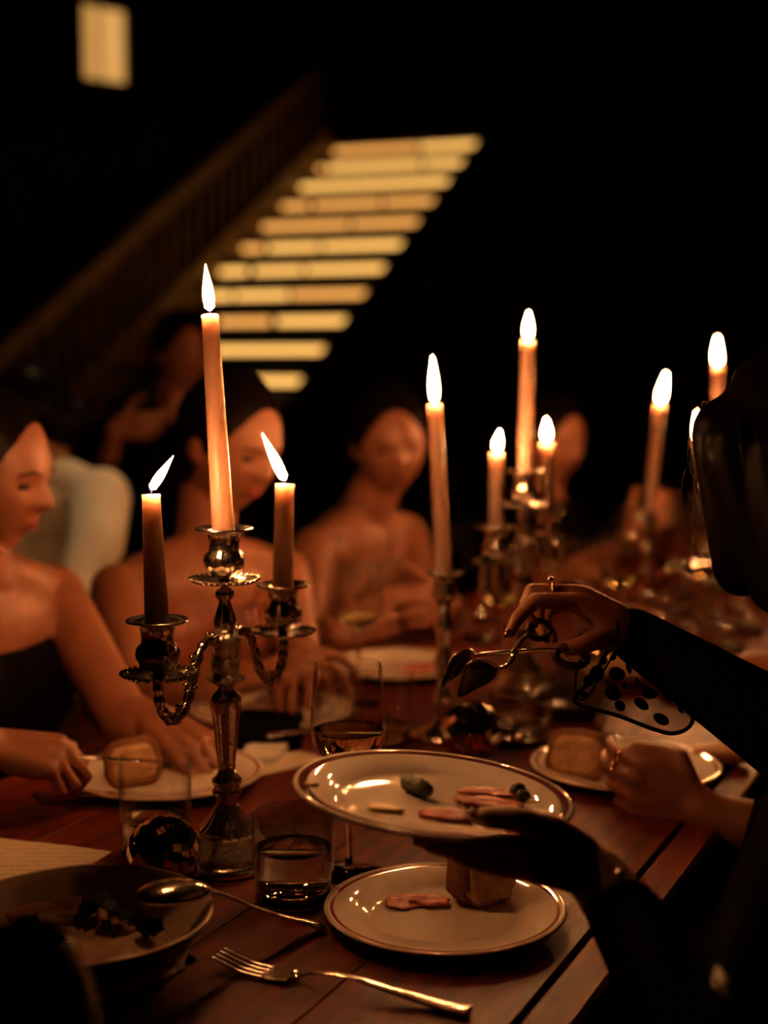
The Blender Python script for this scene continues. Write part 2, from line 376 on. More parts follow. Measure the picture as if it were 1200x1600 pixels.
# ------------------------------------------------------------------ staircase with lights glowing between the treads
st_a, st_b = P(757, 224, 11.0), P(487, 596, 8.0)
step = (st_a-st_b)/10.0
run = V((step.x, step.y, 0)).normalized(); left = V((-run.y, run.x, 0))
Rs = Matrix((left, run, V((0, 0, 1)))).transposed()
stair = thing('staircase', 'dark open staircase with warm light glowing between its treads', 'staircase', (st_b.x, st_b.y, 0))
def ins(p): return p - stair.location
SW = 1.26
nlow = int(st_b.z/step.z)
tread_me = None
for k in range(-nlow, 13):
    c = st_b + step*k
    if c.z < 0.05 or c.z > 4.0: continue
    o_ = obj('tread', MB().bbox((0, 0, 0), (SW+0.02, 0.30, 0.045), 0.006), 'dark_wood', stair, False) if not tread_me else link('tread', tread_me, None, stair, False)
    tread_me = o_.data
    o_.location = ins(c + left*SW/2 + run*0.15 + V((0, 0, 0.075))); o_.rotation_euler = (0, 0, math.atan2(left.y, left.x))
seglay = [((0, .42), (.44, 1)), ((0, .30), (.32, .93), (.955, 1)), ((0, 1),), ((0, .36), (.38, .80), (.83, 1)), ((0, .45), (.47, 1)), ((0, .52), (.54, .84), (.87, 1)), ((0, .5), (.52, .80), (.84, 1)), ((0, .46), (.48, .78), (.80, 1)), ((0, .42), (.46, .80), (.83, 1)), ((0, 1),), ((0, .5), (.53, 1))]
for k in range(11):
    c = st_b + step*(10-k)
    for q, (a0, a1) in enumerate(seglay[k]):
        lim = {7: 0.93, 8: 0.74, 9: 0.62, 10: 0.32}.get(k, 1.0)
        if a0 >= lim: continue
        a1 = min(a1, lim)
        mid = c + left*SW*(a0+a1)/2 + run*0.02
        bar = obj('light_strip', MB().box((0, 0, 0), (SW*(a1-a0), 0.012, 0.044)), 'stair_light2' if (k in (3, 4) or (k*3+q) % 4 == 1) else 'stair_light', stair, False)
        bar.location = ins(mid); bar.rotation_euler = (0, 0, math.atan2(left.y, left.x))
def railbox(name, off, zoff, thick, height, k0, k1, m):
    a = st_b + step*k0 + left*off + V((0, 0, zoff)); b_ = st_b + step*k1 + left*off + V((0, 0, zoff))
    dr = (b_-a).normalized(); R = frame(dr, V((0, 0, 1)))
    return obj(name, MB().box(ins((a+b_)/2), (thick, (b_-a).length, height), R), m, stair, False)
M['rail'] = mat('rail_wood', (0.55, 0.30, 0.10), 0.55, var=0.3, scale=6)
railbox('stringer', -0.06, 0.0, 0.05, 0.24, -6, 12, 'dark_wood')
railbox('stringer', SW+0.06, 0.02, 0.05, 0.26, -6, 10.4, 'rail')
railbox('handrail', SW+0.16, 0.62, 0.07, 0.09, -6, 10.4, 'rail')
for k in range(-10, 21):
    c = st_b + step*(k*0.5) + left*(SW+0.10)
    obj('baluster', MB().box(ins(c+V((0, 0, 0.33))), (0.022, 0.022, 0.58), Rs), 'rail', stair, False)

# ------------------------------------------------------------------ the long table
T0, T1 = -1.25, 3.5
table = thing('dining_table', 'long reddish-brown wooden dining table laid for a candlelit dinner', 'table', tab(0, 0, 0), RZ)
npl, gap = 5, 0.0010
pw = (TW-0.09)/npl
L = T1-T0
for i in range(npl):
    y = -TW/2+0.045+pw*(i+0.5)
    obj('plank', MB().bbox(((T0+T1)/2, y, TZ-0.02), (L, pw-gap, 0.04), 0.0006), 'wood', table, False)
for s in (-1, 1):
    obj('edge_strip', MB().bbox(((T0+T1)/2, s*(TW/2-0.0215), TZ-0.023), (L, 0.043, 0.04), 0.004), 'wood_edge', table, False)
    obj('apron', MB().box(((T0+T1)/2, s*(TW/2-0.05), TZ-0.09), (L-0.1, 0.025, 0.09)), 'dark_wood', table, False)
    for xx in (T0+0.12, (T0+T1)/2, T1-0.12):
        obj('leg', MB().bbox((xx, s*(TW/2-0.09), (TZ-0.045)/2), (0.07, 0.07, TZ-0.045), 0.004), 'dark_wood', table, False)

# unseen ceiling spotlight, added to brighten the white-shirted guest behind the table
spt = thing('added_spotlight', 'added unseen spotlight brightening the white-shirted guest', 'added lamp', (-0.55, 3.55, 4.29))
obj('added_spot_housing', MB().lathe([(0.03, 0.0), (0.055, -0.02), (0.055, -0.15), (0.05, -0.155), (0.05, -0.03), (0.0, -0.03)], 32, caps=False), 'dark_wood', spt)
obj('added_bulb', MB().ell((0, 0, -0.06), (0.022, 0.022, 0.03), None, 16, 10), emit('added_bulb_glow', (1.0, 0.6, 0.28), 3.0), spt)
sl = bpy.data.lights.new('added_spot_light', 'SPOT'); sl.energy = 130; sl.color = (1.0, 0.58, 0.26); sl.spot_size = math.radians(13); sl.spot_blend = 0.8; sl.shadow_soft_size = 0.03
so = bpy.data.objects.new('added_spot_light', sl); COL.objects.link(so); so.parent = spt; so.location = (0, 0, -0.10)
so.rotation_euler = (P(96, 840, 3.25)-V((-0.55, 3.55, 4.19))).to_track_quat('-Z', 'Y').to_euler()

# ================================================================== candlelight
def silver_candelabrum():
    root = thing('candelabra', 'x', 'candelabra')
    S = 'silver'
    # foot
    prof = [(0.0, 0.0), (0.0485, 0.0), (0.0500, 0.003), (0.0487, 0.008), (0.0465, 0.010), (0.0440, 0.012)]
    obj('foot_plate', MB().lathe(prof+[(0.0, 0.012)], 64), S, root)
    dome = [(0.0440, 0.011), (0.0430, 0.017), (0.039, 0.027), (0.034, 0.033), (0.0335, 0.036), (0.0315, 0.038)]
    def emb(k, a, r, z): return (r+0.0012*math.sin(9*a)*math.sin(3*k)+0.0008*math.sin(23*a+k), z) if 0 < k < 4 else (r, z)
    obj('foot_dome', MB().lathe([(0, 0.011)]+dome+[(0, 0.038)], 96, fn=emb), 'silver_emb', root)
    def gad(n, amp): return lambda k, a, r, z: (r*(1+amp*math.cos(n*a)), z)
    fl = [(0.0, 0.037), (0.0315, 0.037), (0.030, 0.042), (0.022, 0.049), (0.015, 0.060), (0.0115, 0.068), (0.0, 0.068)]
    obj('collar', MB().lathe(fl, 96, fn=gad(20, 0.035)), S, root)
    kn = [(0, 0.067), (0.0115, 0.067), (0.0105, 0.072), (0.0145, 0.078), (0.0150, 0.082), (0.0120, 0.086), (0.0150, 0.090), (0.0152, 0.094), (0.0105, 0.099), (0.0085, 0.104), (0.0, 0.104)]
    obj('knop', MB().lathe(kn, 72, fn=lambda k, a, r, z: (r*(1+0.05*abs(math.cos(6*a))), z)), S, root)
    col = [(0, 0.103), (0.0085, 0.103), (0.0098, 0.108), (0.0090, 0.111), (0.0098, 0.114), (0.0152, 0.165), (0.0165, 0.170), (0.0160, 0.176), (0.0168, 0.179), (0.0150, 0.185), (0.0085, 0.191), (0.0075, 0.195), (0, 0.195)]
    obj('fluted_column', MB().lathe(col, 96, fn=lambda k, a, r, z: (r*(1-0.055*(0.5+0.5*math.cos(12*a))) if 3 < k < 6 else r, z)), S, root)
    blk = [(0, 0.194), (0.0080, 0.194), (0.0190, 0.200), (0.0195, 0.203), (0.0130, 0.207), (0.0150, 0.212), (0.0155, 0.222), (0.0125, 0.226), (0.0152, 0.231), (0.0150, 0.240), (0.0165, 0.244), (0.0140, 0.248), (0.0090, 0.252), (0, 0.252)]
    obj('hub', MB().lathe(blk, 72, fn=lambda k, a, r, z: (r*(1+0.06*math.cos(8*a+k)), z)), 'silver_emb', root)
    vs_ = [(0, 0.251), (0.0085, 0.251), (0.0120, 0.259), (0.0122, 0.264), (0.0080, 0.277), (0.0060, 0.284), (0.0102, 0.289), (0.0100, 0.294), (0.0060, 0.298), (0, 0.300)]
    obj('upper_stem', MB().lathe(vs_, 48), S, root)
    def cup(x, z0, zr):
        # drip pan with a notched edge
        pan = [(0.004, 0.0), (0.012, -0.001), (0.024, 0.0005), (0.031, 0.0016), (0.0355, 0.0032), (0.0362, 0.0042), (0.0350, 0.0050), (0.030, 0.0036), (0.022, 0.0024), (0.010, 0.0022), (0.004, 0.0030)]
        def sc(k, a, r, z): return (r*(1+(0.045*math.cos(34*a) if 3 <= k <= 7 else 0)), z+(0.0016*math.cos(34*a) if 3 <= k <= 7 else 0))
        p = obj('drip_pan', MB().lathe(pan, 272, close=True, fn=sc), S, root, loc=(x, 0, z0))
        h = zr-z0
        body = [(0.0, 0.0015), (0.0050, 0.0015), (0.0062, 0.006), (0.0110, 0.0085), (0.0175, 0.013), (0.0208, 0.020), (0.0212, 0.025), (0.0195, 0.030), (0.0165, 0.0345), (0.0158, 0.040), (0.0172, h-0.005), (0.0225, h-0.002), (0.0300, h+0.0002), (0.0308, h+0.0016), (0.0298, h+0.0026), (0.0220, h+0.0004), (0.0128, h-0.001), (0.0124, h-0.02), (0.0, h-0.02)]
        def em(k, a, r, z): return (r*(1+(0.035*math.sin(10*a+1.7*k)+0.02*math.sin(27*a-k) if 4 <= k <= 7 else 0)), z)
        obj('candle_cup', MB().lathe(body, 80, fn=em), S, root, loc=(x, 0, z0))
    cup(0, 0.3025, 0.358)
    for s in (-1, 1):
        cup(s*0.122, 0.227, 0.282)
        path = bez([(s*0.012, 0, 0.240), (s*0.030, 0, 0.247), (s*0.046, 0, 0.241), (s*0.058, 0, 0.222), (s*0.070, 0, 0.196), (s*0.086, 0, 0.181), (s*0.104, 0, 0.181), (s*0.118, 0, 0.195), (s*0.122, 0, 0.213), (s*0.122, 0, 0.228)], 8)
        rad = [0.0042+0.0018*abs(math.sin(k*0.55)) for k in range(len(path))]
        arm = obj('arm', MB().tube(path, rad, 12), S, root)
        lf = MB()
        for (i0, tilt) in ((6, 1), (22, 1), (30, -1), (38, -1), (46, -1)):
            c = path[i0]
            for q in range(5): lf.ell(c+V((0.004*math.cos(q*1.3)*s, 0.004*math.sin(q*2.1), 0.003*q*0.6)), (0.0042, 0.0032, 0.0026), seg=10, rings=8)
        obj('leaf_ornament', lf, S, arm)
    return root
C1 = T(356, 1352)
def on_line(px, Z):
    p = P(px, 900, Z); return V((p.x, p.y, TZ))
C2 = on_line(818, 2.27); C3 = on_line(1118, 3.35)
cand1 = silver_candelabrum(); cand1.location = C1; cand1.rotation_euler = (0, 0, RZ)
tag(cand1, 'large ornate silver three-candle candelabra in sharp focus beside the water tumbler', 'candelabra', 'silver candelabra along the table')
cand2 = copy_tree(cand1); cand2.location = C2
tag(cand2, 'blurred silver three-candle candelabra behind the serving tongs, mid table', 'candelabra')
cand3 = copy_tree(cand1); cand3.location = C3
tag(cand3, 'farthest silver candelabra at the table end, partly behind the dark-haired head', 'candelabra')

def flame_mesh(b, tip, rmax):
    b, tip = V(b), V(tip); ax = tip-b; Lf = ax.length; side = V((1, 0, 0)); pts = []; rs = []
    for k in range(15):
        t = k/14; pts.append(b.lerp(tip, t)+V((0, 0, 1))*0.0)
        rs.append(max(0.0003, rmax*(math.sin(PI*min(1, t**0.62))**0.85)*(1-0.25*t)*1.12 + (0.0012 if t < 0.1 else 0)))
    return MB().tube(pts, rs, 16)
def candle(base, top, r0, r1, tip, label, fr=0.0068, drip=None, watts=1.0, group='lit tapers along the table'):
    base, top, tip = V(base), V(top), V(tip)
    root = thing('taper_candle', label, 'candle', base, 0, group)
    ax = top-base; Lc = ax.length; R = Matrix.Rotation(0, 3, 'Z') if ax.length == 0 else V((0, 0, 1)).rotation_difference(ax).to_matrix()
    prof = [(0, 0), (r0, 0)]+[(r0+(r1-r0)*t, Lc*t) for t in [x/14 for x in range(1, 14)]]+[(r1*1.01, Lc-0.0035), (r1*1.05, Lc-0.0018), (r1*1.0, Lc), (r1*0.86, Lc-0.0006), (r1*0.45, Lc-0.002), (0, Lc-0.0022)]
    obj('wax', MB().lathe(prof, 40, R=R), 'wax', root)
    if drip:
        dm = MB()
        for (t, ang, ln) in drip:
            rr = r0+(r1-r0)*t; o_ = R@V((rr*math.cos(ang), rr*math.sin(ang), Lc*t))
            dm.ell(o_, (0.0035, 0.0035, ln), R, 10, 8)
        obj('wax_drip', dm, 'wax', root)
    lt = top-base; ld = (tip-top).normalized()
    wk = bez([lt-R@V((0, 0, 0.003)), lt+V((0, 0, 0.003)), lt+V((0, 0, 0.004))+ld*0.004, lt+V((0, 0, 0.004))+ld*0.009], 4)
    obj('wick', MB().tube(wk, 0.0010, 8), 'wick', root)
    fb = lt+V((0, 0, 0.0045))
    f = obj('flame', flame_mesh(fb, tip-base, fr), 'flame', root)
    obj('flame_base', MB().tube([fb-V((0, 0, 0.0025)), fb+ld*0.002, fb+ld*0.007], [0.0012, 0.0034, 0.0026], 12), 'flame_blue', f)
    ld_ = bpy.data.lights.new('candle_light', 'POINT'); ld_.energy = FLAME_W*watts; ld_.color = FLAME_COL; ld_.shadow_soft_size = 0.007
    lo = bpy.data.objects.new('candle_light', ld_); COL.objects.link(lo); lo.parent = root; lo.location = fb.lerp(tip-base, 0.42)
    return root
def cup_at(C, x, zr): return C + D*x + V((0, 0, zr-0.012))
Z1 = 1.5
def upto(base, px, py, Z): return P(px, py, Z)
b0 = cup_at(C1, 0, 0.358); zc = (b0.y*cp+(CAMZ-b0.z)*sp)
candle(b0, P(328, 492, zc), 0.0118, 0.0086, P(321, 413, zc), 'tallest taper in the middle of the in-focus candelabra, upright flame', 0.0060)
b0 = cup_at(C1, -0.122, 0.282); zc = (b0.y*cp+(CAMZ-b0.z)*sp)
candle(b0, P(236, 772, zc), 0.0121, 0.0088, P(271, 712, zc), 'short taper on the left arm of the in-focus candelabra, flame leaning right', 0.0046)
b0 = cup_at(C1, 0.122, 0.282); zc = (b0.y*cp+(CAMZ-b0.z)*sp)
candle(b0, P(445, 756, zc), 0.0123, 0.0103, P(410, 678, zc), 'short taper on the right arm of the in-focus candelabra, flame leaning left', 0.0054)
b0 = cup_at(C2, 0, 0.358); zc = (b0.y*cp+(CAMZ-b0.z)*sp)
candle(b0, P(825, 532, zc), 0.0118, 0.0100, P(826, 487, zc), 'tallest taper of the blurred mid-table candelabra, with a wax drip', 0.0072, [(0.33, -0.7, 0.012)])
b0 = cup_at(C2, -0.122, 0.282); zc = (b0.y*cp+(CAMZ-b0.z)*sp)
candle(b0, P(776, 708, zc), 0.0118, 0.0105, P(781, 672, zc), 'short taper on the left arm of the blurred mid-table candelabra', 0.0070)
b0 = cup_at(C2, 0.122, 0.282); zc = (b0.y*cp+(CAMZ-b0.z)*sp)
candle(b0, P(854, 692, zc), 0.0120, 0.0112, P(854, 654, zc), 'short taper on the right arm of the blurred mid-table candelabra', 0.0078)
b0 = cup_at(C3, 0, 0.358); zc = (b0.y*cp+(CAMZ-b0.z)*sp)
candle(b0, P(1121, 572, zc), 0.0118, 0.0105, P(1121, 527, zc), 'tall taper of the farthest candelabra, its flame just above the dark-haired head', 0.0085)
b0 = cup_at(C3, -0.122, 0.282); zc = (b0.y*cp+(CAMZ-b0.z)*sp)
candle(b0, P(1092, 690, zc), 0.0118, 0.0105, P(1090, 645, zc), 'short taper on the left arm of the farthest candelabra, peeping past loose hair', 0.0075)
b0 = cup_at(C3, 0.122, 0.282); zc = (b0.y*cp+(CAMZ-b0.z)*sp)
candle(b0, b0+V((0.002, 0, 0.14)), 0.0118, 0.0105, b0+V((0.004, 0, 0.185)), 'short taper on the right arm of the farthest candelabra, behind the dark-haired head', 0.0070)

def candlestick(loc, h, label):
    root = thing('candlestick', label, 'candlestick', loc, 0, 'single candlesticks')
    obj('base', MB().lathe([(0, 0), (0.045, 0), (0.046, 0.004), (0.040, 0.010), (0.020, 0.018), (0.012, 0.028), (0, 0.028)], 48), 'silver', root)
    st = [(0, 0.027), (0.011, 0.027)]; n = 16
    for k in range(n+1):
        t = k/n; z = 0.03+(h-0.075)*t; st.append((0.0085+0.0055*abs(math.sin(t*PI*3.0+0.3))**2*(1-0.3*t), z))
    obj('stem', MB().lathe(st+[(0, h-0.044)], 40, fn=lambda k, a, r, z: (r*(1+0.03*math.cos(8*a)), z)), 'silver', root)
    obj('candle_cup', MB().lathe([(0, h-0.047), (0.007, h-0.047), (0.017, h-0.036), (0.019, h-0.026), (0.015, h-0.012), (0.017, h-0.004), (0.028, h), (0.027, h+0.002), (0.0128, h-0.002), (0.0124, h-0.016), (0, h-0.016)], 48), 'silver', root)
    return root
K1 = on_line(694, 2.0); K2 = on_line(1010, 2.9)
candlestick(K1, 0.235, 'slim blurred silver candlestick between the two nearer candelabra')
candlestick(K2, 0.22, 'slim blurred silver candlestick right of the mid-table candelabra')
b0 = K1+V((0, 0, 0.222)); zc = (b0.y*cp+(CAMZ-b0.z)*sp)
candle(b0, P(679, 632, zc), 0.0118, 0.0098, P(676, 557, zc), 'slender leaning taper in the candlestick between the two nearer candelabra', 0.0066, [(0.72, -0.9, 0.012)])
b0 = K2+V((0, 0, 0.207)); zc = (b0.y*cp+(CAMZ-b0.z)*sp)
candle(b0, P(1031, 632, zc), 0.0118, 0.0102, P(1041, 583, zc), 'taper leaning right in the candlestick before the dark-haired head', 0.0085)
# ================================================================== tableware
def plate_mesh(R, deep=0.018):
    p = [(0.0, 0.0), (0.52*R, 0.0), (0.56*R, 0.0015), (0.62*R, 0.004), (0.70*R, deep*0.62), (0.985*R, deep), (R, deep+0.0016), (0.992*R, deep+0.0034),
         (0.965*R, deep+0.0030), (0.70*R, deep*0.62+0.0045), (0.655*R, deep*0.42+0.0026), (0.62*R, 0.0062), (0.58*R, 0.0052), (0.0, 0.0050)]
    q = [p[0]]
    for a, b_ in zip(p, p[1:]):
        n = max(1, int(abs(a[0]-b_[0])/0.02))
        for i in range(1, n+1): q.append((a[0]+(b_[0]-a[0])*i/n, a[1]+(b_[1]-a[1])*i/n))
    return MB().lathe(q, 96)
RA = 0.119
M['china_a'] = ring_plate('china_broad_band', (0.90, 0.83, 0.70), (0.115, 0.014, 0.010), [(0.900*RA, 0.962*RA, 0.95)])
RB = 0.1155
M['china_b'] = ring_plate('china_thin_band', (0.90, 0.83, 0.70), (0.22, 0.035, 0.020), [(0.918*RB, 0.948*RB, 0.95), (0.965*RB, 0.985*RB, 0.45)])
RC = 0.122
M['china_c'] = ring_plate('china_soft_band', (0.90, 0.83, 0.70), (0.34, 0.075, 0.045), [(0.92*RC, 0.955*RC, 0.9)])

# the plate held in the air
pl_c = P(677, 1239, 1.20)
up_img = (P(677, 1139, 1.30)-P(677, 1239, 1.30)).normalized()
nrm = (V((0.090, 0.0, 1.0))).normalized()
RP = frame(V((0, 1, -0.0)), nrm)
held = obj('dinner_plate', plate_mesh(RA, 0.0125), 'china_a'); held.location = pl_c - RP@V((0, 0, 0.0125)); held.rotation_euler = RP.to_euler()
tag(held, 'cream dinner plate with broad maroon rim band, held up in the air by a hand', 'plate', 'rimmed china plates')
def on_held(px, py, h=0.0055):
    """world point on the held plate's floor seen at a pixel"""
    o0 = held.location + RP@V((0, 0, h)); n_ = RP@V((0, 0, 1)); c = V((0, 0, CAMZ)); d = (P(px, py, 1.0)-c)
    return c + d*((o0-c).dot(n_)/d.dot(n_))
front = obj('dinner_plate', plate_mesh(RB, 0.013), 'china_b'); front.location = T(695, 1440, TZ)
tag(front, 'cream plate with thin maroon line lying at the table edge under the hand', 'plate', 'rimmed china plates')
front.location.z = TZ+0.0008
left_plate = obj('dinner_plate', plate_mesh(RC, 0.014), 'china_c'); left_plate.location = T(262, 1224, TZ)+V((0, 0, 0.0008))
tag(left_plate, 'thin-banded plate before the woman in black strapless dress at left', 'plate', 'rimmed china plates')
right_plate = link('dinner_plate', left_plate.data); right_plate.location = T(977, 1212, TZ)+V((0, 0, 0.0008)); right_plate.rotation_euler = (0, 0, 1.0)
tag(right_plate, 'blurred plate with bread at the right table edge beyond the held plate', 'plate', 'rimmed china plates')
pc = link('dinner_plate', left_plate.data); pc.location = T(622, 1050)+V((0, 0, 0.0008)); pc.rotation_euler = (0, 0, 2.0)
tag(pc, 'blurred plate behind the wine glass in front of the dark-haired woman facing us', 'plate', 'rimmed china plates')
pb = link('dinner_plate', left_plate.data); pb.location = T(425, 1122)+V((0, 0, 0.0008)); pb.rotation_euler = (0, 0, 2.6)
tag(pb, 'blurred plate below the clasped hands behind the in-focus candelabra', 'plate', 'rimmed china plates')

# food -------------------------------------------------------------
def lumpy(rad, seed, amp=0.12, seg=28, rings=18, freq=3.0, flat=None):
    rnd = random.Random(seed); ph = [(rnd.uniform(-1, 1), rnd.uniform(-1, 1), rnd.uniform(-1, 1), rnd.uniform(0, 6)) for _ in range(6)]
    def fn(d, p):
        s = sum(math.sin(freq*(d.x*a+d.y*b_+d.z*c)*2+q) for a, b_, c, q in ph)/6
        k = 1+amp*s*1.6; p = p*k
        if flat is not None and p.z < flat: p.z = flat
        return p
    return MB().ell((0, 0, 0), rad, None, seg, rings, fn)
def slab(outline, thick, wob=0.0, seed=0):
    """flat piece with an outline, a rounded edge and a slightly uneven top"""
    rnd = random.Random(seed); n = len(outline); c = sum((V((x, y, 0)) for x, y in outline), V((0, 0, 0)))/n
    layers = [(0.94, 0.0), (1.0, thick*0.3), (1.0, thick*0.7), (0.94, thick), (0.6, thick*1.02), (0.25, thick*1.0)]
    v = []; f = []
    for s, z in layers:
        for x, y in outline:
            q = c+(V((x, y, 0))-c)*s; v.append((q.x, q.y, z+(rnd.uniform(-wob, wob) if z > thick*0.5 else 0)))
    for k in range(len(layers)-1):
        for i in range(n): j = (i+1) % n; f.append((k*n+i, k*n+j, k*n+n+j, k*n+n+i))
    f.append(tuple(range(n-1, -1, -1))); f.append(tuple((len(layers)-1)*n+i for i in range(n)))
    return MB().add(v, f)
def blobline(a, b_, n, seed, jit=0.12):
    rnd = random.Random(seed); return [(a*math.cos(2*PI*i/n)*(1+rnd.uniform(-jit, jit)), b_*math.sin(2*PI*i/n)*(1+rnd.uniform(-jit, jit))) for i in range(n)]
def put(o, p, yaw=0.0, R=None):
    o.location = p
    o.rotation_euler = ((R or Matrix.Identity(3))@Matrix.Rotation(yaw, 3, 'Z')).to_euler(); return o
def gherkin(name, label, px, py, ln, r, yaw, group='gherkins on the held plate'):
    def fn(d, p):
        p = p.copy(); p.z += 0.0
        k = 1+0.06*math.sin(9*d.x*2+3*d.y)+0.05*math.sin(17*d.y+11*d.z); return V((p.x, p.y*k, p.z*k))
    mb = MB().ell((0, 0, 0), (ln/2, r, r), None, 26, 30, lambda d, p: fn(d, V((math.copysign(abs(d.x)**0.6, d.x)*ln/2*1.0, p.y*(1-0.0*abs(d.x)), p.z))))
    g = obj(name, mb, 'pickle'); tag(g, label, 'pickle', group); put(g, on_held(px, py, 0.0055)+RP@V((0, 0, r)), yaw, RP); return g
gherkin('gherkin', 'single dark green gherkin lying alone in the middle of the held plate', 650, 1241, 0.037, 0.0074, -0.85)
gherkin('gherkin', 'short gherkin beside sliced meat near the right rim of the held plate', 808, 1246, 0.016, 0.0062, 0.9)
gherkin('gherkin', 'small gherkin end touching the meat above the thumb on the held plate', 816, 1256, 0.013, 0.0058, -0.2)
def meat(label, place, a, b_, yaw, seed, R=None, m='meat', th=0.0028, z=0.0):
    o_ = obj('meat_slice', slab(blobline(a, b_, 26, seed, 0.17), th, 0.0010, seed), m); tag(o_, label, 'cold cut', 'slices of cured meat')
    return put(o_, place, yaw, R)
meat('pink ham slice uppermost of three on the held plate', on_held(768, 1243), 0.027, 0.011, 0.05, 3, RP, 'meat2', 0.0038)
meat('pink ham slice between the two others on the held plate', on_held(768, 1259)+RP@V((0, 0, 0.0006)), 0.030, 0.0105, 0.02, 4, RP, 'meat2', 0.0038)
meat('darker ham slice nearest the held plate\'s front rim beside the thumb', on_held(715, 1277), 0.032, 0.012, 0.06, 5, RP, 'meat', 0.0035)
def butter(label, p, yaw, a, b_, seed, R=None):
    o_ = obj('butter_pat', slab(blobline(a, b_, 12, seed, 0.25), 0.003, 0.0006, seed), 'butter'); tag(o_, label, 'butter', 'smears of butter'); return put(o_, p, yaw, R)
butter('small smear of yellow butter at the far left of the held plate', on_held(487, 1228, 0.0135), 0.6, 0.006, 0.004, 1, RP)
butter('yellow butter smear left of centre near the front of the held plate', on_held(600, 1266), -0.1, 0.014, 0.006, 2, RP)
butter('butter shaving at the right rim of the held plate', on_held(855, 1257, 0.010), 0.2, 0.016, 0.004, 3, RP)
FZ = TZ+0.0062
meat('overlapping salami round, the left one on the plate at the table edge', T(635, 1411, FZ), 0.0225, 0.0175, 0.2, 11, None, 'meat2')
meat('overlapping salami round, the right one on the plate at the table edge', T(672, 1413, FZ)+V((0, 0, 0.0029)), 0.0185, 0.0135, -0.1, 12, None, 'meat')
def bread(label, p, R, outline_a, outline_b, th, seed, crumb='bread', group='pieces of bread'):
    root = thing('bread_slice', label, 'bread', p, 0, group)
    ol = [(math.copysign(abs(x/outline_a)**0.55, x)*outline_a, math.copysign(abs(y/outline_b)**0.55, y)*outline_b) for x, y in blobline(outline_a, outline_b, 32, seed, 0.06)]
    c = obj('crumb', slab([(x*0.96, y*0.96) for x, y in ol], th, 0.0012, seed), crumb, root); c.rotation_euler = R.to_euler()
    cr = obj('crust', MB().ring([(x, y, th*0.5) for x, y in ol], th*0.46, 8), 'crust', root); cr.rotation_euler = R.to_euler()
    return root
# the dark piece of bread standing on the front plate below the hand
rt_ = thing('bread_piece', 'dark crusty bread piece standing on the plate under the hand', 'bread', T(756, 1408, FZ), 0.35, 'pieces of bread')
def sq(d, p):
    q = V([math.copysign(abs(t)**0.55, t) for t in d]); s_ = 1+0.05*math.sin(9*d.x+4*d.z)+0.04*math.sin(13*d.y-7*d.z)
    return V((q.x*0.027*(1-0.12*q.z), q.y*0.020, q.z*0.033))*s_
obj('crumb', MB().ell((0, 0, 0.034), (1, 1, 1), None, 36, 24, sq), 'bread', rt_)
obj('crust', MB().ell((-0.004, 0.004, 0.034), (1, 1, 1), None, 36, 24, lambda d, p: (lambda q: V((q.x*1.02-0.002, q.y*1.03+0.001, q.z*0.99)))(sq(d, p))), 'crust', rt_)
bread('square-cut bread slice standing on the left woman\'s plate', T(205, 1222, FZ)+V((0, 0.0, 0.024)), Matrix.Rotation(0.5, 3, 'Z')@Matrix.Rotation(math.radians(70), 3, 'X'), 0.030, 0.024, 0.016, 22)
bread('pale bread slice leaning on the blurred plate at right', T(905, 1212, FZ)+V((0, 0, 0.024)), Matrix.Rotation(-0.5, 3, 'Z')@Matrix.Rotation(math.radians(60), 3, 'X'), 0.034, 0.026, 0.018, 23)
bread('torn bread end lying on bare wood at the right table edge', T(1118, 1190, TZ+0.001), Matrix.Identity(3), 0.034, 0.019, 0.018, 24)
meat('dark red ham slice on the left woman\'s plate, right of the candelabra', T(372, 1210, FZ), 0.012, 0.034, -0.9, 13)
meat('rosy ham slice on the blurred plate at right', T(985, 1178, FZ), 0.028, 0.016, 0.2, 14, None, 'meat2', 0.006)
meat('pale ham slice on the plate behind the wine glass', T(660, 1046, FZ), 0.035, 0.022, 0.4, 15, None, 'meat2', 0.008)

# cutlery ----------------------------------------------------------
def spline_blade(path, widths, thick, m, up=(0, 0, 1)):
    """flattened bar along a path"""
    return MB().tube(path, widths, 14, thick, up)
def fork(loc, Rm, label):
    root = thing('fork', label, 'fork', loc, 0, 'forks'); root.rotation_euler = Rm.to_euler()
    h = bez([(0.0, 0, 0.0035), (0.02, 0, 0.0040), (0.06, 0, 0.0090), (0.095, 0, 0.0135), (0.120, 0, 0.0115), (0.132, 0, 0.0065), (0.140, 0, 0.0048)], 6)
    wd_ = [0.0095-0.0045*min(1, k/16.0)-0.0015*max(0, min(1, (k-12)/12.0)) for k in range(len(h))]
    wd_[-4:] = [0.0048, 0.0070, 0.0096, 0.0108]; wd_[0] = 0.0065
    obj('handle', spline_blade(h, wd_, 0.30, 'steel'), 'steel', root)
    obj('fork_head', spline_blade(bez([(0.139, 0, 0.0048), (0.150, 0, 0.0032), (0.162, 0, 0.0030)], 4), [0.0106, 0.0116, 0.0119, 0.0120, 0.0120, 0.0120, 0.0120, 0.0118, 0.0116], 0.10, 'steel'), 'steel', root)
    for k in range(4):
        y = (k-1.5)*0.0064
        obj('tine', spline_blade(bez([(0.158, y, 0.0031), (0.180, y, 0.0048), (0.197, y*0.97, 0.0100), (0.203, y*0.96, 0.0126)], 5), [0.0020]*12+[0.0017, 0.0014, 0.0010, 0.0006], 0.62, 'steel'), 'steel', root)
    return root
fa, fb_ = T(735, 1587), T(335, 1508)
fdir = (fb_-fa); fdir.z = 0
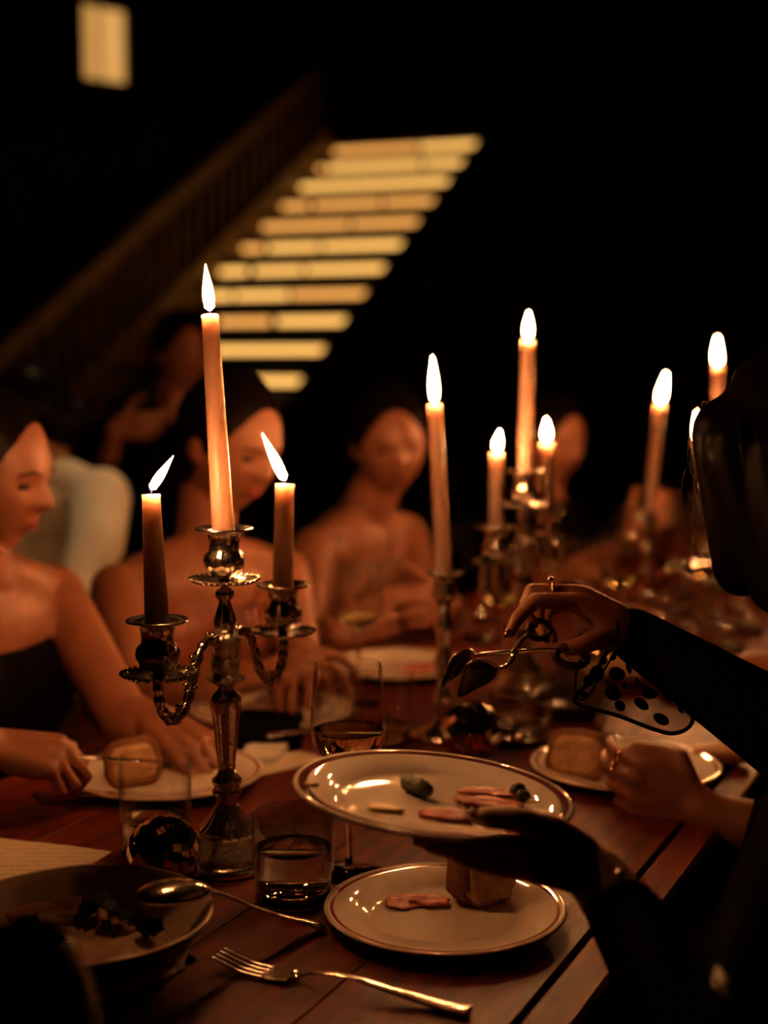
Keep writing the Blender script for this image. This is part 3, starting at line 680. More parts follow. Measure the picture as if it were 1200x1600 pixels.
fork(fa+V((0, 0, 0.0)), Matrix.Rotation(math.atan2(fdir.y, fdir.x), 3, 'Z')@Matrix.Diagonal((fdir.length/0.203, 1, 1)).to_3x3() if False else Matrix.Rotation(math.atan2(fdir.y, fdir.x), 3, 'Z'), 'silver dinner fork lying on the bare table at the bottom edge').scale = (1.17, 1.1, 1.0)
# serving spoon: bowl turned down over the rim of the food bowl, handle to the plate
def spoon(pts_handle, bowl_c, bowl_R, label, L_=0.068, W_=0.046):
    base = V(pts_handle[-1]); root = thing('serving_spoon', label, 'spoon', base, 0)
    path = bez([V(p)-base for p in pts_handle], 7); n = len(path)
    wd_ = [0.0052+0.0040*max(0, (k/(n-1)-0.35)/0.65) for k in range(n)]; wd_[-1] = 0.006
    obj('handle', spline_blade(path, wd_, 0.36, 'steel'), 'steel', root)
    def fn(d, p):
        x = p.x; w_ = 1.0-0.25*(x/(L_/2)) if x > 0 else 1.0
        z = p.z if d.z > 0 else p.z*0.80
        return V((x, p.y*w_, z))
    seg, rings = 28, 16
    v = []; f = []
    for lay in (0, 1):
        for k in range(rings+1):
            th = PI/2*k/rings; 
            for i in range(seg):
                ph = 2*PI*i/seg; x = math.sin(th)*math.cos(ph)*L_/2; y = math.sin(th)*math.sin(ph)*W_/2; z = math.cos(th)*0.0125
                y *= 1-0.22*(x/(L_/2)); s_ = 1.0 if lay == 0 else 0.955
                v.append((x*s_, y*s_, z-(0.0014 if lay else 0)))
    nn = (rings+1)*seg
    for lay in (0, 1):
        for k in range(rings):
            for i in range(seg):
                j = (i+1) % seg; q = (lay*nn+k*seg+i, lay*nn+k*seg+seg+i, lay*nn+k*seg+seg+j, lay*nn+k*seg+j); f.append(q if lay == 0 else q[::-1])
    for i in range(seg): j = (i+1) % seg; f.append((rings*seg+i, rings*seg+j, nn+rings*seg+j, nn+rings*seg+i)[::-1])
    o_ = obj('spoon_bowl', MB().add(v, f), 'steel', root); o_.location = V(bowl_c)-base; o_.rotation_euler = bowl_R.to_euler()
    return root
sb = P(272, 1398, 1.235)
sh = [P(318, 1389, 1.245), P(345, 1396, 1.255), P(385, 1413, 1.275), P(440, 1432, 1.300), T(478, 1441, TZ+0.012), T(507, 1449, TZ+0.004)]
sd = (sh[0]-P(228, 1398, 1.225)).normalized()
spoon(sh, sb, frame(V((-sd.y, sd.x, 0)), V((0, 0, 1)))@Matrix.Identity(3) if False else Matrix((sd, V((-sd.y, sd.x, 0)).normalized(), sd.cross(V((-sd.y, sd.x, 0)).normalized()))).transposed(), 'large silver serving spoon, bowl down on the rim of the food bowl')
def knife(name, a, b_, label, group='table knives', hand=0.45):
    a, b_ = V(a), V(b_); root = thing(name, label, 'knife', a, 0, group); d = b_-a
    obj('handle', spline_blade([d*0, d*0.03, d*hand*0.6, d*hand], [0.005, 0.0072, 0.0065, 0.005], 0.5, 'steel'), 'steel', root)
    obj('blade', spline_blade([d*hand, d*(hand+0.06), d*0.8, d*0.95, d], [0.0045, 0.0085, 0.0085, 0.0065, 0.001], 0.12, 'steel'), 'steel', root)
    return root
knife('table_knife', P(60, 1180, 1.66), P(262, 1190, 1.72), 'knife held by the left woman, pointing over her plate')
knife('table_knife', T(70, 1243, TZ+0.004), T(196, 1240, TZ+0.020), 'knife lying on the rim of the left woman\'s plate')

# the food bowl -----------------------------------------------------
BR = 0.113
bc = T(126, 1430, TZ+0.056); bc.z = TZ+0.0005
bowl = thing('food_bowl', 'shallow cream bowl with dark outside, holding garnished grain', 'bowl', bc)
out = [(0.0, 0.0), (0.050, 0.0), (0.054, 0.003), (0.075, 0.014), (0.098, 0.034), (0.1105, 0.052), (BR, 0.0565), (0.1145, 0.0590)]
inn = [(BR, 0.0605), (0.1105, 0.0590), (0.104, 0.050), (0.090, 0.032), (0.066, 0.013), (0.040, 0.0075), (0.0, 0.0065)]
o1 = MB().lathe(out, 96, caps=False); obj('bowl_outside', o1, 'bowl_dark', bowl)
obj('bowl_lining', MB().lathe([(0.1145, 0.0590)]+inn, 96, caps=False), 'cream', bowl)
gr = lumpy((0.082, 0.075, 0.022), 5, 0.10, 56, 28, 9.0, 0.0)
g_ = obj('grain', gr, 'grain'); g_.location = bc+V((0.012, -0.02, 0.0225)); tag(g_, 'creamy orange grain filling the cream bowl', 'food', kind='stuff')
rnd = random.Random(4)
for i, (px, py, a, b_, yw, lab) in enumerate([(75, 1432, 0.035, 0.022, 0.3, 'brown braised slice at the left of the bowl'), (118, 1425, 0.030, 0.022, -0.2, 'brown braised slice in the middle of the bowl under the herbs'), (185, 1452, 0.020, 0.014, 0.5, 'brown braised slice at the right of the bowl')]):
    o_ = obj('braised_slice', lumpy((a, b_, 0.009), 30+i, 0.10, 24, 14), 'slice'); tag(o_, lab, 'food', 'braised slices in the bowl')
    o_.location = T(px, py, TZ+0.044); o_.rotation_euler = (0.12, 0.1, yw)
def herb(label, pts, leaves, seed):
    base = pts[0]; root = thing('herb_sprig', label, 'herb', base, 0, 'herb sprigs in the bowl'); rnd = random.Random(seed)
    path = bez([p-base for p in pts], 5); obj('stem', MB().tube(path, 0.0008, 7), 'herb_stem', root)
    for (k, dx, dz, s_) in leaves:
        c = path[min(k, len(path)-1)]+V((dx, rnd.uniform(-0.004, 0.004), dz))
        ol = []
        for i in range(24):
            a = 2*PI*i/24; rr = s_*(0.84+0.13*math.cos(5*a)+0.07*math.cos(11*a)); ol.append((rr*math.cos(a), rr*math.sin(a)))
        lf = obj('leaf', slab(ol, 0.0009, 0.0004, seed), 'herb', root); lf.location = c
        lf.rotation_euler = (rnd.uniform(0.5, 1.25), rnd.uniform(-0.5, 0.5), rnd.uniform(-0.6, 0.6))
Zb = 1.235
herb('tall dark herb sprig standing in the middle of the bowl', [P(150, 1448, Zb), P(152, 1428, Zb), P(155, 1410, Zb)], [(10, -0.009, -0.003, 0.010), (10, 0.004, 0.001, 0.009), (10, 0.010, -0.002, 0.008), (5, -0.014, -0.004, 0.008)], 1)
herb('dark herb sprig near the front rim of the bowl', [P(170, 1466, 1.21), P(176, 1462, 1.21), P(182, 1455, 1.21)], [(2, -0.003, 0.0, 0.011), (8, -0.001, 0.001, 0.007), (10, -0.009, 0.004, 0.007)], 2)
herb('dark herb sprig at the right inside the bowl', [P(186, 1446, 1.22), P(200, 1440, 1.22), P(212, 1432, 1.22)], [(10, 0.0, -0.001, 0.009), (6, -0.006, 0.003, 0.006), (10, 0.010, -0.009, 0.011), (10, 0.016, -0.010, 0.010)], 3)
herb('dark herb sprig at the left edge of the food', [P(62, 1442, Zb), P(50, 1438, Zb), P(42, 1438, Zb)], [(4, 0, 0.001, 0.008), (10, 0, 0, 0.008), (8, -0.006, -0.001, 0.006)], 4)
herb('small herb sprig between the tall sprig and the front one', [P(138, 1450, 1.225), P(142, 1446, 1.225), P(146, 1442, 1.225)], [(4, 0.001, 0, 0.009), (9, -0.010, 0.002, 0.009)], 5)

# glasses ------------------------------------------------------------
def tumbler(loc, r, h, label, fill=0.0, drink='water', tp=0.94, group='straight-sided tumblers', thick=0.010):
    root = thing('tumbler', label, 'glass', loc, 0, group)
    rb = r*tp; wt = 0.0016
    prof = [(rb*0.90, 0.0004), (rb*0.985, 0.002), (rb, 0.006), (r, h-0.0008), (r-wt*0.5, h), (r-wt, h-0.0008), (rb-wt, thick+0.004), (rb*0.9, thick+0.0006)]
    obj('glass_wall', MB().lathe(prof, 72, close=True), 'glass', root)
    obj('glass_base', MB().lathe([(0, 0.0), (rb*0.88, 0.0), (rb*0.975, 0.0025), (rb*0.965, 0.006), (rb*0.93, thick-0.0008), (rb*0.80, thick-0.001), (0, thick-0.0022)], 72), 'thick', root)
    if fill:
        z0 = thick+0.0012; z1 = z0+(h-z0)*fill; ra = rb-wt-0.0006; rt = rb+(r-rb)*(z1/h)-wt-0.0006
        obj('drink', MB().lathe([(0, z0), (ra*0.93, z0), (ra, z0+0.004), (rt, z1-0.001), (rt-0.0006, z1-0.0002), (rt-0.002, z1-0.0010), (0, z1-0.0010)], 72), drink, root)
    return root
tumbler(T(459, 1404), 0.0415, 0.088, 'clear water tumbler, half full, in focus between spoon handle and candelabra', 0.55)
tumbler(T(244, 1333), 0.0400, 0.106, 'tall clear tumbler behind the mirror ball, left of the candelabra', 0.30)
tumbler(T(596, 1162), 0.046, 0.098, 'blurred tumbler just right of the white wine glass', 0.18, 'wine')
tumbler(T(812, 1160), 0.046, 0.070, 'blurred low tumbler under the serving tongs', 0.35)
def wine_glass(loc, label, h=0.222, rmax=0.0395, rrim=0.0345, bowl=0.105, fill=0.34, drink='wine', group='stemmed wine glasses', bowl_m='glass'):
    root = thing('wine_glass', label, 'glass', loc, 0, group); zb = h-bowl; wt = 0.0011
    shp = [(0.10, 0.0), (0.45, 0.03), (0.78, 0.12), (0.95, 0.25), (1.0, 0.38), (0.985, 0.55), (0.94, 0.75), (rrim/rmax, 1.0)]
    path = bez([(a*rmax, 0, zb+b_*bowl) for a, b_ in shp], 5)
    outp = [(p.x, p.z) for p in path]; inp = [(max(0.0, p.x-wt), p.z+(wt if p.x < rmax*0.6 and p.z < zb+bowl*0.4 else 0)) for p in path]
    obj('bowl', MB().lathe([(0.0, zb-0.0002)]+outp+[(rrim-wt*0.5, h+0.0005)]+inp[::-1]+[(0.0, zb+wt)], 72), bowl_m, root)
    obj('stem', MB().lathe([(0, 0.004), (0.0075, 0.0045), (0.0045, 0.010), (0.0034, 0.020), (0.0033, zb*0.6), (0.0040, zb-0.006), (0.0050, zb-0.0004), (0, zb-0.0004)], 24), 'thick', root)
    fr_ = 0.036
    obj('foot', MB().lathe([(0, 0), (fr_, 0), (fr_+0.0006, 0.0008), (fr_, 0.0016), (fr_*0.6, 0.0024), (0.008, 0.0042), (0, 0.0042)], 64), 'thick', root)
    if fill:
        zt = zb+bowl*fill; ip = [(max(0, r_-0.0006), z_) for r_, z_ in inp if z_ < zt]; rt = ip[-1][0]*1.01
        obj('wine', MB().lathe([(0, zb+wt+0.0006)]+ip[1:]+[(rt, zt), (rt-0.0015, zt-0.0010), (0, zt-0.0010)], 72), drink, root)
    return root
wine_glass(T(545, 1364), 'white wine glass in focus behind the left rim of the held plate')
wine_glass(T(560, 1098), 'blurred wine glass before the clasped hands, behind the candelabra', fill=0.2)
wine_glass(T(936, 1152), 'blurred wine glass whose stem shows below the lace cuff', fill=0.3)
wine_glass(T(785, 1056), 'blurred wine glass left of the mid-table candelabra', fill=0.3)
wine_glass(T(905, 1040), 'blurred wine glass right of the mid-table candelabra', fill=0.3)
wine_glass(T(968, 1020), 'blurred wine glass above the sleeve, nearer than the right candlestick', fill=0.3)
wine_glass(T(1048, 985), 'blurred wine glass right of the far candlestick', fill=0.25)
wine_glass(T(1092, 1000), 'blurred wine glass close to the dark-haired woman\'s face', fill=0.3)
wine_glass(T(985, 950), 'small blurred wine glass left of the far candlestick', fill=0.3)
tumbler(T(1010, 1000), 0.042, 0.085, 'blurred tumbler below the far candlestick', 0.4)
tumbler(T(925, 966), 0.042, 0.085, 'blurred tumbler behind the tong-holding hand', 0.4)
tumbler(T(1065, 960), 0.042, 0.085, 'blurred tumbler far down the table near the farthest candelabra', 0.4)
tumbler(T(1130, 1015), 0.042, 0.085, 'blurred tumbler low beside the dark-haired woman\'s jaw', 0.4)
tumbler(T(752, 1002), 0.042, 0.085, 'blurred tumbler behind the slim candlestick', 0.4)
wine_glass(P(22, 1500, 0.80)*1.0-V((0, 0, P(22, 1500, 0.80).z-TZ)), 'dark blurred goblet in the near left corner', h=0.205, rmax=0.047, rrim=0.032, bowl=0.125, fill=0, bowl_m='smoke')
tumbler(P(-22, 1500, 0.92)-V((0, 0, P(-22, 1500, 0.92).z-TZ)), 0.035, 0.20, 'tall dark glass cut by the left frame edge', 0.0) if False else None

for (px_, py_, k_, lab) in ((1078, 938, 'w', 'tiny blurred wine glass beyond the far candlestick, right side'), (1030, 932, 't', 'tiny blurred tumbler beyond the far candlestick'), (1112, 972, 'w', 'blurred wine glass beside the dark-haired woman\'s cheek'), (1022, 1040, 't', 'blurred tumbler just above the black sleeve'), (1160, 985, 't', 'blurred tumbler at the right frame edge under the dark hair'), (845, 990, 'w', 'blurred wine glass right behind the ringed hand\'s knuckles')):
    (wine_glass if k_ == 'w' else (lambda a, b_, fill: tumbler(a, 0.040, 0.085, b_, fill)))(T(px_, py_), lab, fill=0.3)

# dark dishes and cloths in the middle
dish = thing('serving_dish', 'dark oval serving dish among the blurred glasses', 'dish', T(893, 1112)+V((0, 0, 0.0008)), RZ)
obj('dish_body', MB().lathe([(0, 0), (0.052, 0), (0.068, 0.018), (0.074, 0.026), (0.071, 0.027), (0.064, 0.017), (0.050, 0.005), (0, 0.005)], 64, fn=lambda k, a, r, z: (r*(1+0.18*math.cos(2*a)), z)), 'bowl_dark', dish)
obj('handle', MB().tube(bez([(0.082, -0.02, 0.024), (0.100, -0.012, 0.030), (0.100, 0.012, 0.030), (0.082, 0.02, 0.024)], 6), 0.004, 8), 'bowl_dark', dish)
dish2 = thing('serving_dish', 'shallow dish of pale food beyond the lace-cuffed arm', 'dish', T(985, 1062)+V((0, 0, 0.0008)), RZ)
obj('dish_body', MB().lathe([(0, 0), (0.06, 0), (0.085, 0.020), (0.098, 0.030), (0.096, 0.0315), (0.080, 0.021), (0.058, 0.005), (0, 0.005)], 64), 'cream', dish2)
f_ = obj('salad', lumpy((0.062, 0.062, 0.026), 9, 0.2, 40, 20, 7.0, 0.0), 'bread'); f_.location = T(985, 1062)+V((0, 0, 0.0130)); tag(f_, 'pale food heaped in the shallow dish', 'food', kind='stuff')
def folded(name, label, corners, th, m, n=3, cat='napkin', group=None):
    base = sum(corners, V((0, 0, 0)))/4; root = thing(name, label, cat, base, 0, group)
    for k in range(n):
        s_ = 1-0.025*k; mb = MB(); a = [ (c-base)*s_ for c in corners]
        ol = []
        for i in range(4):
            for t in (0.06, 0.35, 0.65, 0.94): q = a[i].lerp(a[(i+1) % 4], t); ol.append((q.x, q.y))
        o_ = obj('fold', slab(ol, th/n, 0.0006, k), m, root); o_.location = (0, 0, th/n*k+0.0006)
    return root
folded('cloth_napkin', 'black folded napkin on the table right of the candelabra column', [T(352, 1178), T(470, 1176), T(478, 1128), T(372, 1124)], 0.018, 'black_cloth')
knife('table_knife', T(417, 1150, TZ+0.024), T(492, 1141, TZ+0.024), 'knife resting on the black folded napkin')
folded('cloth_napkin', 'beige folded napkin between the left plate and the wine glass', [T(372, 1198), T(432, 1196), T(455, 1172), T(386, 1170)], 0.012, 'white_cloth')
def paper(label, K, e1, e2, w_, h_, m='menu', lift=0.0008):
    K = V(K); x = (V(e1)-K); x.z = 0; x.normalize(); y = V((-x.y, x.x, 0))
    if (V(e2)-K).dot(y) < 0: y = -y
    nx, ny = 8, 6; v = []; f = []
    for zz in (0.0004, 0.0):
        for j in range(ny+1):
            for i in range(nx+1): v.append(x*w_*i/nx+y*h_*j/ny+V((0, 0, zz+0.0010*math.sin(i*0.7+j*0.5)**2)))
    n1 = (nx+1)*(ny+1)
    for lay in (0, 1):
        for j in range(ny):
            for i in range(nx):
                q = (lay*n1+j*(nx+1)+i, lay*n1+j*(nx+1)+i+1, lay*n1+(j+1)*(nx+1)+i+1, lay*n1+(j+1)*(nx+1)+i); f.append(q)
    o_ = obj('menu_card', MB().add(v, f), m); o_.location = K+V((0, 0, lift)); tag(o_, label, 'menu card', 'paper cards on the table'); return o_
paper('cream printed menu card lying behind the food bowl at left', T(175, 1332), T(0, 1311), T(125, 1362), 0.21, 0.15)
paper('white card edge lying between the wine glass and the left plate', T(510, 1188), T(410, 1214), T(520, 1160), 0.11, 0.06, 'paper')

# mirror balls ---------------------------------------------------------
def mirror_ball(loc, r, label, single=True):
    root = thing('mirror_ball', label, 'mirror ball', loc, 0, 'mirror balls on the table'); root.rotation_euler = (0.5, 0.25, 0.3)
    obj('core', MB().ell((0, 0, 0), (r*0.965,)*3, None, 32, 20), 'ball_core', root)
    rows = 13; alltiles = MB(); rnd = random.Random(3)
    for k in range(rows):
        th = PI*(k+0.5)/rows; cnt = max(4, int(round(2*PI*r*math.sin(th)/(PI*r/rows)*0.98)))
        h_ = PI*r/rows*0.93; w_ = 2*PI*r*math.sin(th)/cnt*0.93
        me = None
        for i in range(cnt):
            ph = 2*PI*i/cnt; Rt = Matrix.Rotation(ph, 3, 'Z')@Matrix.Rotation(th, 3, 'Y')@Matrix.Rotation(rnd.uniform(-0.03, 0.03), 3, 'X')@Matrix.Rotation(rnd.uniform(-0.03, 0.03), 3, 'Y')
            pos = Rt@V((0, 0, r*0.975))
            if single:
                if not me: me = MB().box((0, 0, 0), (h_, w_, r*0.03)).mesh('mirror_tile'); me.materials.append(M['mirror'])
                t_ = link('mirror_tile', me, None, root, False, pos); t_.rotation_euler = Rt.to_euler()
            else: alltiles.box(pos, (h_, w_, r*0.03), Rt)
    if not single:
        o_ = obj('mirror_tiles', alltiles, 'mirror', root, False); o_['kind'] = 'stuff'
    return root
mirror_ball(T(257, 1390)+V((0, 0, 0.0385)), 0.0375, 'small mirror ball with square facets in front of the tall tumbler')
mirror_ball(T(735, 1192)+V((0, 0, 0.0425)), 0.0415, 'sparkling blurred mirror ball behind the held plate', False)
# ================================================================== people
def sstep(a, b_, x):
    t = max(0.0, min(1.0, (x-a)/(b_-a))); return t*t*(3-2*t)
def head_fn(d, p):
    x, y, z = d.x, d.y, d.z
    a, bf, bb, c = 0.0745, 0.090, 0.098, 0.114
    X, Y, Z_ = a*x, (bf if y > 0 else bb)*y, c*z
    if z < 0:
        t = -z; X *= 1-0.28*t**1.6
        if y < 0: Y *= 1-0.42*t
        else: Y *= 1-0.06*t
    wf = sstep(0.25, 0.75, y); ax = abs(x); zz = z
    dy = 0.0
    nz = sstep(0.12, -0.20, zz) if zz > -0.20 else math.exp(-((zz+0.20)/0.075)**2)
    dy += 0.021*math.exp(-(x/(0.13+0.10*nz))**2)*nz
    dy -= 0.0095*math.exp(-((ax-0.40)/0.20)**2-((zz-0.03)/0.11)**2)
    dy += 0.0035*math.exp(-((ax-0.36)/0.26)**2-((zz-0.20)/0.09)**2)
    dy += 0.0060*math.exp(-(x/0.30)**2-((zz+0.47)/0.10)**2)
    dy -= 0.0045*math.exp(-(x/0.32)**2-((zz+0.63)/0.06)**2)
    dy += 0.0085*math.exp(-(x/0.32)**2-((zz+0.84)/0.14)**2)
    dy += 0.0040*math.exp(-((ax-0.58)/0.22)**2-((zz+0.20)/0.2)**2)
    return V((X, Y+dy*wf, Z_))
FING = {'index': (0.034, (0.0400, 0.0240, 0.0190), 0.0082), 'middle': (0.012, (0.0440, 0.0280, 0.0200), 0.0084), 'ring': (-0.010, (0.0405, 0.0260, 0.0190), 0.0079), 'pinky': (-0.030, (0.0320, 0.0190, 0.0165), 0.0069)}
def gen_hand(w_, fw, back, thumb, curl=(0.5, 0.6, 0.4), spread=0.06, thumb_dir=None, scale=1.0):
    """capsules of a hand: w_ wrist, fw towards the fingers, back = back of the hand, thumb = side vector"""
    fw = V(fw).normalized(); th = V(thumb); th = (th-fw*th.dot(fw)).normalized(); bk = fw.cross(th)
    if bk.dot(V(back)) < 0: bk = -bk
    pr = []; nails = []
    for k, (nm, (off, ls, r)) in enumerate(FING.items()):
        o0 = off*scale*0.98
        mcp = w_+fw*(0.088-0.006*abs(k-1))*scale+th*o0+bk*(0.004-0.003*abs(k-1.3))*scale
        pr.append((w_+th*o0*0.55, mcp, 0.0135*scale, 0.0112*scale))
        pr.append((w_+fw*0.03*scale+th*o0*0.7-bk*0.008*scale, mcp-bk*0.006*scale-fw*0.012*scale, 0.0125*scale, 0.0098*scale))
        ang = 0.0; p = mcp; d0 = (fw+th*(off/0.034)*spread).normalized()
        for j, l in enumerate(ls):
            ang += curl[j]*(1+0.12*(k-1)); d = d0*math.cos(ang)-bk*math.sin(ang)
            q = p+d*l*scale; pr.append((p, q, r*scale*(1.06-0.07*j), r*scale*(1.0-0.09*j))); p = q
        nails.append((p, d, (bk*math.cos(ang)+d0*math.sin(ang)), r*scale))
    tb = w_+fw*0.018*scale+th*0.022*scale-bk*0.006*scale
    td = V(thumb_dir).normalized() if thumb_dir is not None else (fw*0.75+th*0.65-bk*0.35).normalized()
    t1 = tb+(fw*0.55+th*0.75-bk*0.25).normalized()*0.040*scale; t2 = t1+td*0.032*scale; t3 = t2+(td*0.9+fw*0.3).normalized()*0.025*scale
    pr += [(tb, t1, 0.0145*scale, 0.0110*scale), (t1, t2, 0.0102*scale, 0.0092*scale), (t2, t3, 0.0092*scale, 0.0076*scale)]
    nails.append((t3, (t3-t2).normalized(), (bk*0.4+th*0.6).normalized(), 0.0085*scale))
    return pr, nails

def person(name, label, H, look, face, hipxy, left_arm, right_arm, hands, dress, hair, seat_z=0.47, voxel=0.0045, up=(0, 0, 1), group=None,
           neck=None, sleeves=None, dress_cut=None, nails_mat=None, shw=0.165, female=True, extra=None, legs=True, roll_cl=0.010, cloth_vox=0.007):
    """one figure; H head centre, look = direction of the face, face = horizontal direction the body faces"""
    H = V(H); face = V(face).normalized(); lf = V((-face.y, face.x, 0))          # lf: the person's left
    hip = V((hipxy[0], hipxy[1], seat_z+0.10))
    root = thing(name, label, 'person', (hip.x, hip.y, 0), 0, group); B = V((hip.x, hip.y, 0))
    Rh = frame(look, up); mb = MB()
    mb.ell(H, (1, 1, 1), Rh, 56, 44, lambda d, p: head_fn(d, p))
    for s in (-1, 1): mb.ell(H+Rh@V((s*0.074, -0.008, -0.004)), (0.009, 0.019, 0.030), Rh, 12, 10)
    hb = H+Rh@V((0, -0.030, -0.055))
    nb = V(neck) if neck is not None else V((H.x, H.y, H.z-0.185))-face*0.055
    mb.cap(hb, nb+V((0, 0, 0.01)), 0.050, 0.052, 18); mb.cap(hb+Rh@V((0, 0.02, -0.02)), nb+face*0.02, 0.040, 0.042, 16)
    SL, SR = nb+lf*shw+V((0, 0, -0.045)), nb-lf*shw+V((0, 0, -0.045))
    if 'SL' in (extra or {}): SL = V(extra['SL'])
    if 'SR' in (extra or {}): SR = V(extra['SR'])
    spine = [hip+V((0, 0, 0.02)), hip.lerp(nb, 0.35)-face*0.0, hip.lerp(nb, 0.62)+face*0.015, hip.lerp(nb, 0.82)+face*0.01]
    tdir = (nb-hip).normalized(); Rt = frame(face, tdir)
    torso = MB()
    def trunk(m_, g):
        m_.ell(spine[0], (0.165+g, 0.115+g, 0.12+g), Rt, 24, 16)
        m_.ell(spine[1], (0.128+g, 0.094+g, 0.15+g), Rt, 24, 16)
        m_.ell(spine[2], (0.148+g, 0.103+g, 0.15+g), Rt, 24, 16)
        if female:
            for s in (-1, 1): m_.ell(spine[2]+lf*0.066*s+face*0.064+tdir*0.002, (0.058+g, 0.046+g, 0.066+g), Rt, 18, 12)
    def shoulders(m_, g):
        m_.ell(spine[3], (0.150+g, 0.085+g, 0.10+g), Rt, 24, 16)
        m_.cap(SL-V((0, 0, 0.01)), SR-V((0, 0, 0.01)), 0.047+g, 0.047+g, 18)
        for S_ in (SL, SR): m_.cap(nb+V((0, 0, 0.012)), S_, 0.043+g, 0.038+g, 16)
    trunk(mb, 0); shoulders(mb, 0)
    for S_, arm in ((SL, left_arm), (SR, right_arm)):
        E_, W_ = V(arm[0]), V(arm[1])
        mb.cap(S_, E_, 0.046, 0.036, 18); mb.cap(E_, E_.lerp(W_, 0.35), 0.036, 0.036, 16); mb.cap(E_.lerp(W_, 0.35), W_, 0.036, 0.0235, 16)
    kn, an, ft = {}, {}, {}
    for s in (-1, 1):
        h_ = hip+lf*0.085*s; k_ = h_+face*0.42+lf*0.02*s+V((0, 0, -0.03)); a_ = V((k_.x, k_.y, 0.09))-face*0.02; kn[s], an[s] = k_, a_
        mb.cap(h_, k_, 0.080, 0.055, 18); mb.cap(k_, k_.lerp(a_, 0.35), 0.054, 0.052, 16); mb.cap(k_.lerp(a_, 0.35), a_, 0.052, 0.034, 16)
        mb.cap(a_-V((0, 0, 0.045)), a_+face*0.15-V((0, 0, 0.058)), 0.036, 0.028, 14)
    nl = []
    for pr, ns in hands:
        for a, b_, r0, r1 in pr: mb.cap(a, b_, r0, r1, 12)
        nl += ns
    obj('body', remesh(mb, voxel, 3, (), B), 'skin', root)
    # face
    for s in (-1, 1):
        def F(x, y, z): return H+Rh@V((x, y, z))-B
        obj('eye', MB().ell(F(s*0.030, 0.0728, 0.002), (0.0140, 0.0085, 0.0055), Rh, 14, 10), 'eye', root)
        obj('eyebrow', MB().tube([F(s*0.014, 0.0865, 0.020), F(s*0.028, 0.0835, 0.0245), F(s*0.046, 0.0715, 0.019)], [0.0022, 0.0026, 0.0012], 8), 'brow', root)
    obj('lips', MB().ell(F(0, 0.0800, -0.0495), (0.0190, 0.0068, 0.0036), Rh, 16, 10).ell(F(0, 0.0790, -0.0570), (0.0165, 0.0070, 0.0042), Rh, 16, 10), 'lips', root)
    if nails_mat:
        for p, d, nrm_, r in nl:
            Rn = frame(d, nrm_); obj('fingernail', MB().ell(p+nrm_*r*0.62+d*r*0.25-B, (r*0.62, r*1.05, r*0.30), Rn, 12, 8), nails_mat, root)
    # hair
    hm = MB()
    hm.ell(H+Rh@V((0, -0.020, 0.022)), (0.0835, 0.0985, 0.108), Rh, 32, 24)
    hm.ell(H+Rh@V((0, -0.050, -0.020)), (0.0790, 0.0640, 0.085), Rh, 28, 20)
    if hair == 'bun': hm.ell(H+Rh@V((0, -0.128, 0.030)), (0.042, 0.038, 0.040), Rh, 20, 14)
    if hair == 'low': hm.ell(H+Rh@V((0, -0.112, -0.045)), (0.045, 0.036, 0.040), Rh, 20, 14)
    if hair == 'long':
        for s in (-1, 0, 1): hm.cap(H+Rh@V((s*0.05, -0.065, 0.0)), H+Rh@V((s*0.062, -0.075, -0.20)), 0.045, 0.035, 18)
    if hair == 'nape':
        for s in (-1, 0, 1): hm.cap(H+Rh@V((s*0.03, -0.055, 0.0)), H+Rh@V((s*0.035, -0.070, -0.165)), 0.058, 0.042, 18)
        hm.cap(H+Rh@V((-0.060, 0.015, 0.045)), H+Rh@V((-0.060, 0.022, -0.075)), 0.036, 0.026, 18); hm.cap(H+Rh@V((-0.058, -0.02, 0.02)), H+Rh@V((-0.052, -0.03, -0.095)), 0.045, 0.030, 18)
    if hair == 'bob':
        for s in (-1, 1):
            hm.cap(H+Rh@V((s*0.062, 0.0, 0.03)), H+Rh@V((s*0.080, 0.012, -0.085)), 0.042, 0.036, 18)
            hm.cap(H+Rh@V((s*0.055, -0.06, 0.0)), H+Rh@V((s*0.06, -0.055, -0.145)), 0.055, 0.045, 18)
            hm.cap(H+Rh@V((s*0.078, 0.0, -0.05)), H+Rh@V((s*0.074, -0.01, -0.155)), 0.036, 0.026, 18)
        hm.cap(H+Rh@V((0, -0.07, 0.0)), H+Rh@V((0, -0.07, -0.15)), 0.06, 0.05, 18)
    obj('hair', remesh(hm, 0.005, 4, (), B), 'hair', root)
    # clothing
    cl = MB(); g = roll_cl; trunk(cl, g)
    for s in (-1, 1):
        h_ = hip+lf*0.085*s; cl.cap(h_, kn[s], 0.083+g, 0.060+g, 18); cl.cap(kn[s], kn[s].lerp(an[s], 0.55), 0.062+g, 0.058+g, 16)
    if sleeves is not None:
        shoulders(cl, g*0.8)
        for S_, arm, t_ in ((SL, left_arm, sleeves[0]), (SR, right_arm, sleeves[1])):
            E_, W_ = V(arm[0]), V(arm[1])
            cl.cap(S_, E_, 0.050+g, 0.041+g, 18)
            if t_ > 0: cl.cap(E_, E_.lerp(W_, t_), 0.041+g, (0.041 if t_ < 0.5 else (0.017 if t_ > 0.9 else 0.017))+g, 18)
    cuts = [(c_[0], c_[1]) for c_ in (dress_cut or [])]
    obj('clothing', remesh(cl, cloth_vox, 3, cuts, B), dress, root)
    root['_'] = 0; del root['_']
    return root, SL, SR, Rh, B
def straps(root, B, pts_list, m):
    for pts in pts_list: obj('strap', MB().tube(bez([V(p)-B for p in pts], 6), 0.004, 8, 0.5), m, root)

FACE_L = -N                                 # the left row faces across the table
